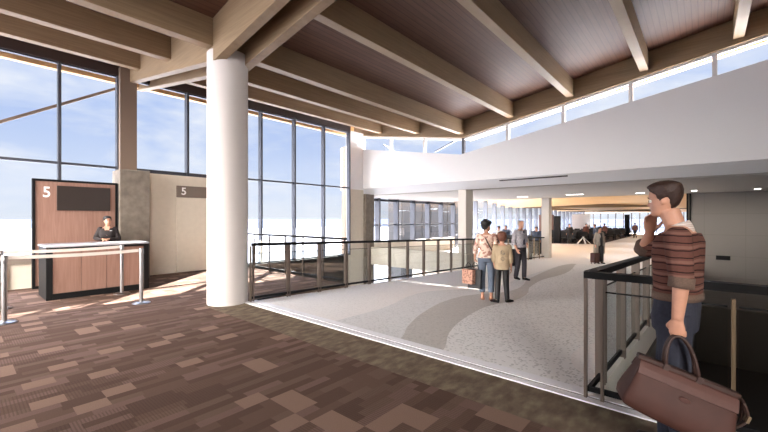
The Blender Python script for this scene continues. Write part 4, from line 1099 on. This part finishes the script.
p, d = plant(520.5, 280)
person('person', 'balding man in grey checked shirt, dark tie and dark trousers walking towards the camera', 'person', p, FWD+PI+.45, 1.77,
    dict(vox=.013, skin='fair', hyaw=-.2, J=dict(kneeL=(.06,.09,.5), ankL=(.05,.09,.085), kneeR=(.0,-.09,.5), ankR=(-.1,-.09,.1), wrL=(.16,.1,1.02), elL=(-.03,.25,1.13), wrR=(.1,-.25,.92)),
         top=dict(m=spots_mat('grey_check', srgb(168,164,168), srgb(140,134,142), srgb(186,180,182), 50), hem=.96, sleeve=1.5, off=.02), bottom=dict(m=mat('charcoal_trousers', srgb(52,48,54), .9), waist=1.02), shoe=M['black'],
         hair=dict(m=M['hair_grey'], thick=.03, front=.97, side=.5, back=.18)))
tie = [o for o in COL.objects if o.name.startswith('person')]
b = MB(); b.hexa([(.13,-.03,1.05),(.14,.03,1.05),(.145,.03,1.06),(.135,-.03,1.06),(.115,-.02,1.47),(.115,.02,1.47),(.13,.02,1.47),(.13,-.02,1.47)])
plain(b, 'tie', mat('navy_tie', srgb(42,44,66), .7), tie[-1], False)
def suitcase(u, v, m, label, h=.62, w=.42):
    q, _ = plant(u, v); e = empty('suitcase', q, label, 'suitcase', rz=FWD+.4)
    b = MB(); b.box(-.13,.13,-w/2,w/2,.06,h); o = plain(b, 'shell', m, e, False); md = o.modifiers.new('b','BEVEL'); md.width = .04; md.segments = 3
    for x in (-.09,.09):
        for y in (-w*.38,w*.38): plain(MB().ball((x,y,.03),.03,.02,.03,8), 'wheel', M['black'], e)
    b = MB(); b.tube([(0,-.1,h-.02),(0,-.1,h+.38),(0,.1,h+.38),(0,.1,h-.02)], .01, 8); plain(b, 'pull_handle', M['bronze'], e)
suitcase(510, 267.5, M['black_soft'], 'tall black suitcase standing behind the child, beside the balding man', .72, .46)

p, d = plant(599.5, 263.5)
we2, V2, R2, s2, k2 = person('person', 'woman walking in long grey coat over black clothes, far down the concourse', 'person', p, FWD+PI+.1, 1.7,
    dict(fem=True, vox=.015, skin='fair', J=dict(kneeL=(.05,.07,.5), ankL=(.06,.07,.085), ankR=(-.06,-.07,.085)),
         top=dict(name='coat', m=mat('grey_coat', srgb(146,136,126), .9), hem=.84, sleeve=1.9, off=.03, flare=.02), bottom=dict(m=M['black_soft'], off=.03), shoe=M['black'],
         hair=dict(m=M['hair_black'], thick=.1, front=.8, side=.42, back=.02)))
b = MB(); torso(b, [(.045,0,.82,.115,.075),(.045,0,1.0,.11,.07),(.045,0,1.2,.11,.07),(.035,0,1.42,.085,.05)], .01); plain(b, 'black_top', M['black_soft'], we2)
b = MB()
for sd in (-1,1): b.hexa([(-.13,sd*.09,.45),(.1,sd*.10,.45),(.1,sd*.20,.45),(-.13,sd*.2,.45),(-.13,sd*.09,1.0),(.12,sd*.10,1.0),(.12,sd*.19,1.0),(-.13,sd*.19,1.0)])
o = plain(b, 'coat_skirt', bpy.data.materials['grey_coat'], we2, False); md = o.modifiers.new('b','BEVEL'); md.width = .03; md.segments = 2
suitcase(595, 263.8, mat('maroon_case', srgb(70,40,38), .5), 'small dark maroon trolley case beside the woman in the grey coat', .5, .34)

# --- gate agent behind the desk
person('person', 'gate agent in black jacket with tied back dark hair, standing behind the desk', 'person', (-10.95,2.43,0), -.35, 1.66,
    dict(fem=True, vox=.011, skin='fair', face=True, hyaw=.45, J=dict(elL=(.02,.25,1.14), wrL=(.2,.05,1.17), elR=(.02,-.25,1.18), wrR=(.2,-.07,1.17)),
         handL=dict(fwd=(.5,-.6,.0), palm=(0,0,-1), side=(1,0,0), curl=.4), handR=dict(fwd=(.5,.6,.0), palm=(0,0,-1), side=(1,0,0), curl=.4),
         top=dict(name='jacket', m=mat('black_jacket', srgb(36,28,28), .8), hem=.88, neck=1.44, sleeve=1.95, off=.018), bottom=dict(m=M['black_soft']), shoe=M['black'],
         hair=dict(m=M['hair_black'], thick=.07, front=.78, side=.44, back=.2, balls=(((-.42,0,.72),.17),))))
ag = [o for o in COL.objects if o.name.startswith('person')][-1]
b = MB(); b.hexa([(.128,-.012,1.2),(.128,.012,1.2),(.136,.012,1.2),(.136,-.012,1.2),(.068,-.06,1.41),(.068,.06,1.41),(.082,.06,1.41),(.082,-.06,1.41)]); plain(b, 'neck_skin', SKIN['fair'], ag, False)
b = MB(); b.box(.118,.13,.055,.105,1.30,1.315); plain(b, 'name_pin', M['chrome'], ag, False)

# --- people far away in the lounge
def lounge_person(x, y, yaw, label, top, hairm, skin='tan', seated=False, H=1.72):
    J = dict(kneeL=(.42,.1,.5), kneeR=(.42,-.1,.5), ankL=(.45,.1,.1), ankR=(.45,-.1,.1), wrL=(.3,.15,1.0), wrR=(.3,-.15,1.0)) if seated else {}
    if seated:
        J = {a: (p_[0],p_[1],p_[2]+(.42 if a[0] in 'ak' else 0)) for a, p_ in J.items()}
        J['wrL'] = (.3,.15,1.02); J['wrR'] = (.3,-.15,1.02)
    person('person', label, 'person', (x,y,ZC+.012), yaw, H, dict(vox=.03, skin=skin, drop=-.42 if seated else 0, J=J,
        top=dict(m=top, hem=.9, sleeve=1.8, off=.03), bottom=dict(m=M['black_soft'], off=.02), shoe=M['black'], hair=dict(m=hairm, thick=.09, front=.8, side=.45, back=.12)), 'people in the far lounge')
red = mat('red_shirt', srgb(112,72,64), .9); bl = mat('slate_shirt', srgb(74,84,104), .9); wh = mat('white_shirt', srgb(214,206,200), .9)
def far(u, Y):
    t = (u-384)/371; d = Y/(.757+.6534*t); return (-.6534+.757*t)*d, Y
for u, Y, yaw, lab, tp, hm, st in ((499,21.9,-2,'person in a white shirt standing behind the family, far back by the windows',wh,M['hair_brown'],0),
        (506,24.2,-1.5,'person in dark clothes behind the black counter, close to the one in white',bl,M['hair_black'],0),
        (536.5,22.0,-1.6,'person in dark clothes behind the beige counter by the white square column',bl,M['hair_black'],0),
        (569.5,33.5,-1.2,'person in black standing beside the tall black totem',M['black_soft'],M['hair_black'],0),
        (586,36.9,-.8,'person in a red shirt standing among the far seats',red,M['hair_black'],0),
        (595,34.0,-2.6,'person in a slate top just behind the woman in the grey coat',bl,M['hair_brown'],0),
        (604.5,40,-2.2,'person in a red top deeper in the lounge, behind the walking woman',red,M['hair_brown'],0),
        (635,48,-1.8,'person far back at the right end of the lounge seats',red,M['hair_black'],0)):
    x, y = far(u, Y); lounge_person(x, y, yaw, lab, tp, hm, seated=bool(st), H=1.66)
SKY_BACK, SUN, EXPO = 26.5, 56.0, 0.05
# ------------------------------------------------------------------ sky, sun, camera
w = bpy.data.worlds.new('sky'); scn.world = w; w.use_nodes = True; nt = w.node_tree; L = nt.links
bg = nt.nodes['Background']
tc = nt.nodes.new('ShaderNodeTexCoord'); sp = nt.nodes.new('ShaderNodeSeparateXYZ'); L.new(tc.outputs['Generated'], sp.inputs[0])
grad = ramp(nt, sp.outputs[2], [(0, srgb(226,234,246)), (.06, srgb(214,227,249)), (.2, srgb(184,204,243)), (.5, srgb(172,197,242))])
mp = nt.nodes.new('ShaderNodeMapping'); mp.inputs['Scale'].default_value = (1,1,3.2); L.new(tc.outputs['Generated'], mp.inputs['Vector'])
n1 = nt.nodes.new('ShaderNodeTexNoise'); n1.inputs['Scale'].default_value = 3.4; n1.inputs['Detail'].default_value = 8; n1.inputs['Roughness'].default_value = .58; n1.inputs['Distortion'].default_value = .3
L.new(mp.outputs[0], n1.inputs['Vector'])
cl = ramp(nt, n1.outputs['Fac'], [(.42,(0,0,0,1)),(.64,(1,1,1,1))])
sky = mix_rgb(nt, math_node(nt, 'MULTIPLY', cl, .8), grad, srgb(238,243,252))
# sky boosted overhead and behind the camera as added light for the hall
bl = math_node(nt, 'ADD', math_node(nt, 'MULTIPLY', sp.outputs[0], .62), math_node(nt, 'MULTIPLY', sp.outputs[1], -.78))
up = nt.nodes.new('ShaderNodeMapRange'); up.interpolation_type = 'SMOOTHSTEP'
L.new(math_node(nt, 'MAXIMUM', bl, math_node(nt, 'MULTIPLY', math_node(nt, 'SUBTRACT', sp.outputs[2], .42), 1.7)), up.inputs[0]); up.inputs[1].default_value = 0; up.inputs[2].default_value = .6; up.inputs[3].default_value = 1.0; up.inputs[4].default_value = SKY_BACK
warm = nt.nodes.new('ShaderNodeMapRange'); L.new(bl, warm.inputs[0]); warm.inputs[1].default_value = -.2; warm.inputs[2].default_value = .5
sky = mix_rgb(nt, warm.outputs[0], sky, srgb(255,249,244))
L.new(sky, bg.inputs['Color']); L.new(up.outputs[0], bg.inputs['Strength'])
sun = bpy.data.lights.new('sun','SUN'); sun.energy = SUN; sun.angle = math.radians(.6); sun.color = (1,.94,.86)
so = bpy.data.objects.new('sun', sun); COL.objects.link(so)
so.rotation_euler = Vector((.67,-.74,-.82)).to_track_quat('-Z','Y').to_euler()

cam = bpy.data.cameras.new('camera'); co = bpy.data.objects.new('camera', cam); COL.objects.link(co)
cam.sensor_width = 36; cam.lens = 371/768*36; cam.clip_start = .05; cam.clip_end = 9000
cam.shift_y = (218.5-216)/768
co.location = (0,0,EYE); co.rotation_euler = (PI/2,0,math.atan2(.6534,.757))
scn.camera = co
v = scn.view_settings; v.view_transform = 'Standard'; v.look = 'None'; v.gamma = 1; v.exposure = EXPO; v.use_curve_mapping = False
scn.display_settings.display_device = 'sRGB'
c = scn.cycles; c.use_denoising = True; c.max_bounces = 10; c.diffuse_bounces = 6; c.glossy_bounces = 4; c.transparent_max_bounces = 24; c.transmission_bounces = 6
c.sample_clamp_indirect = 8; c.caustics_reflective = False; c.caustics_refractive = False
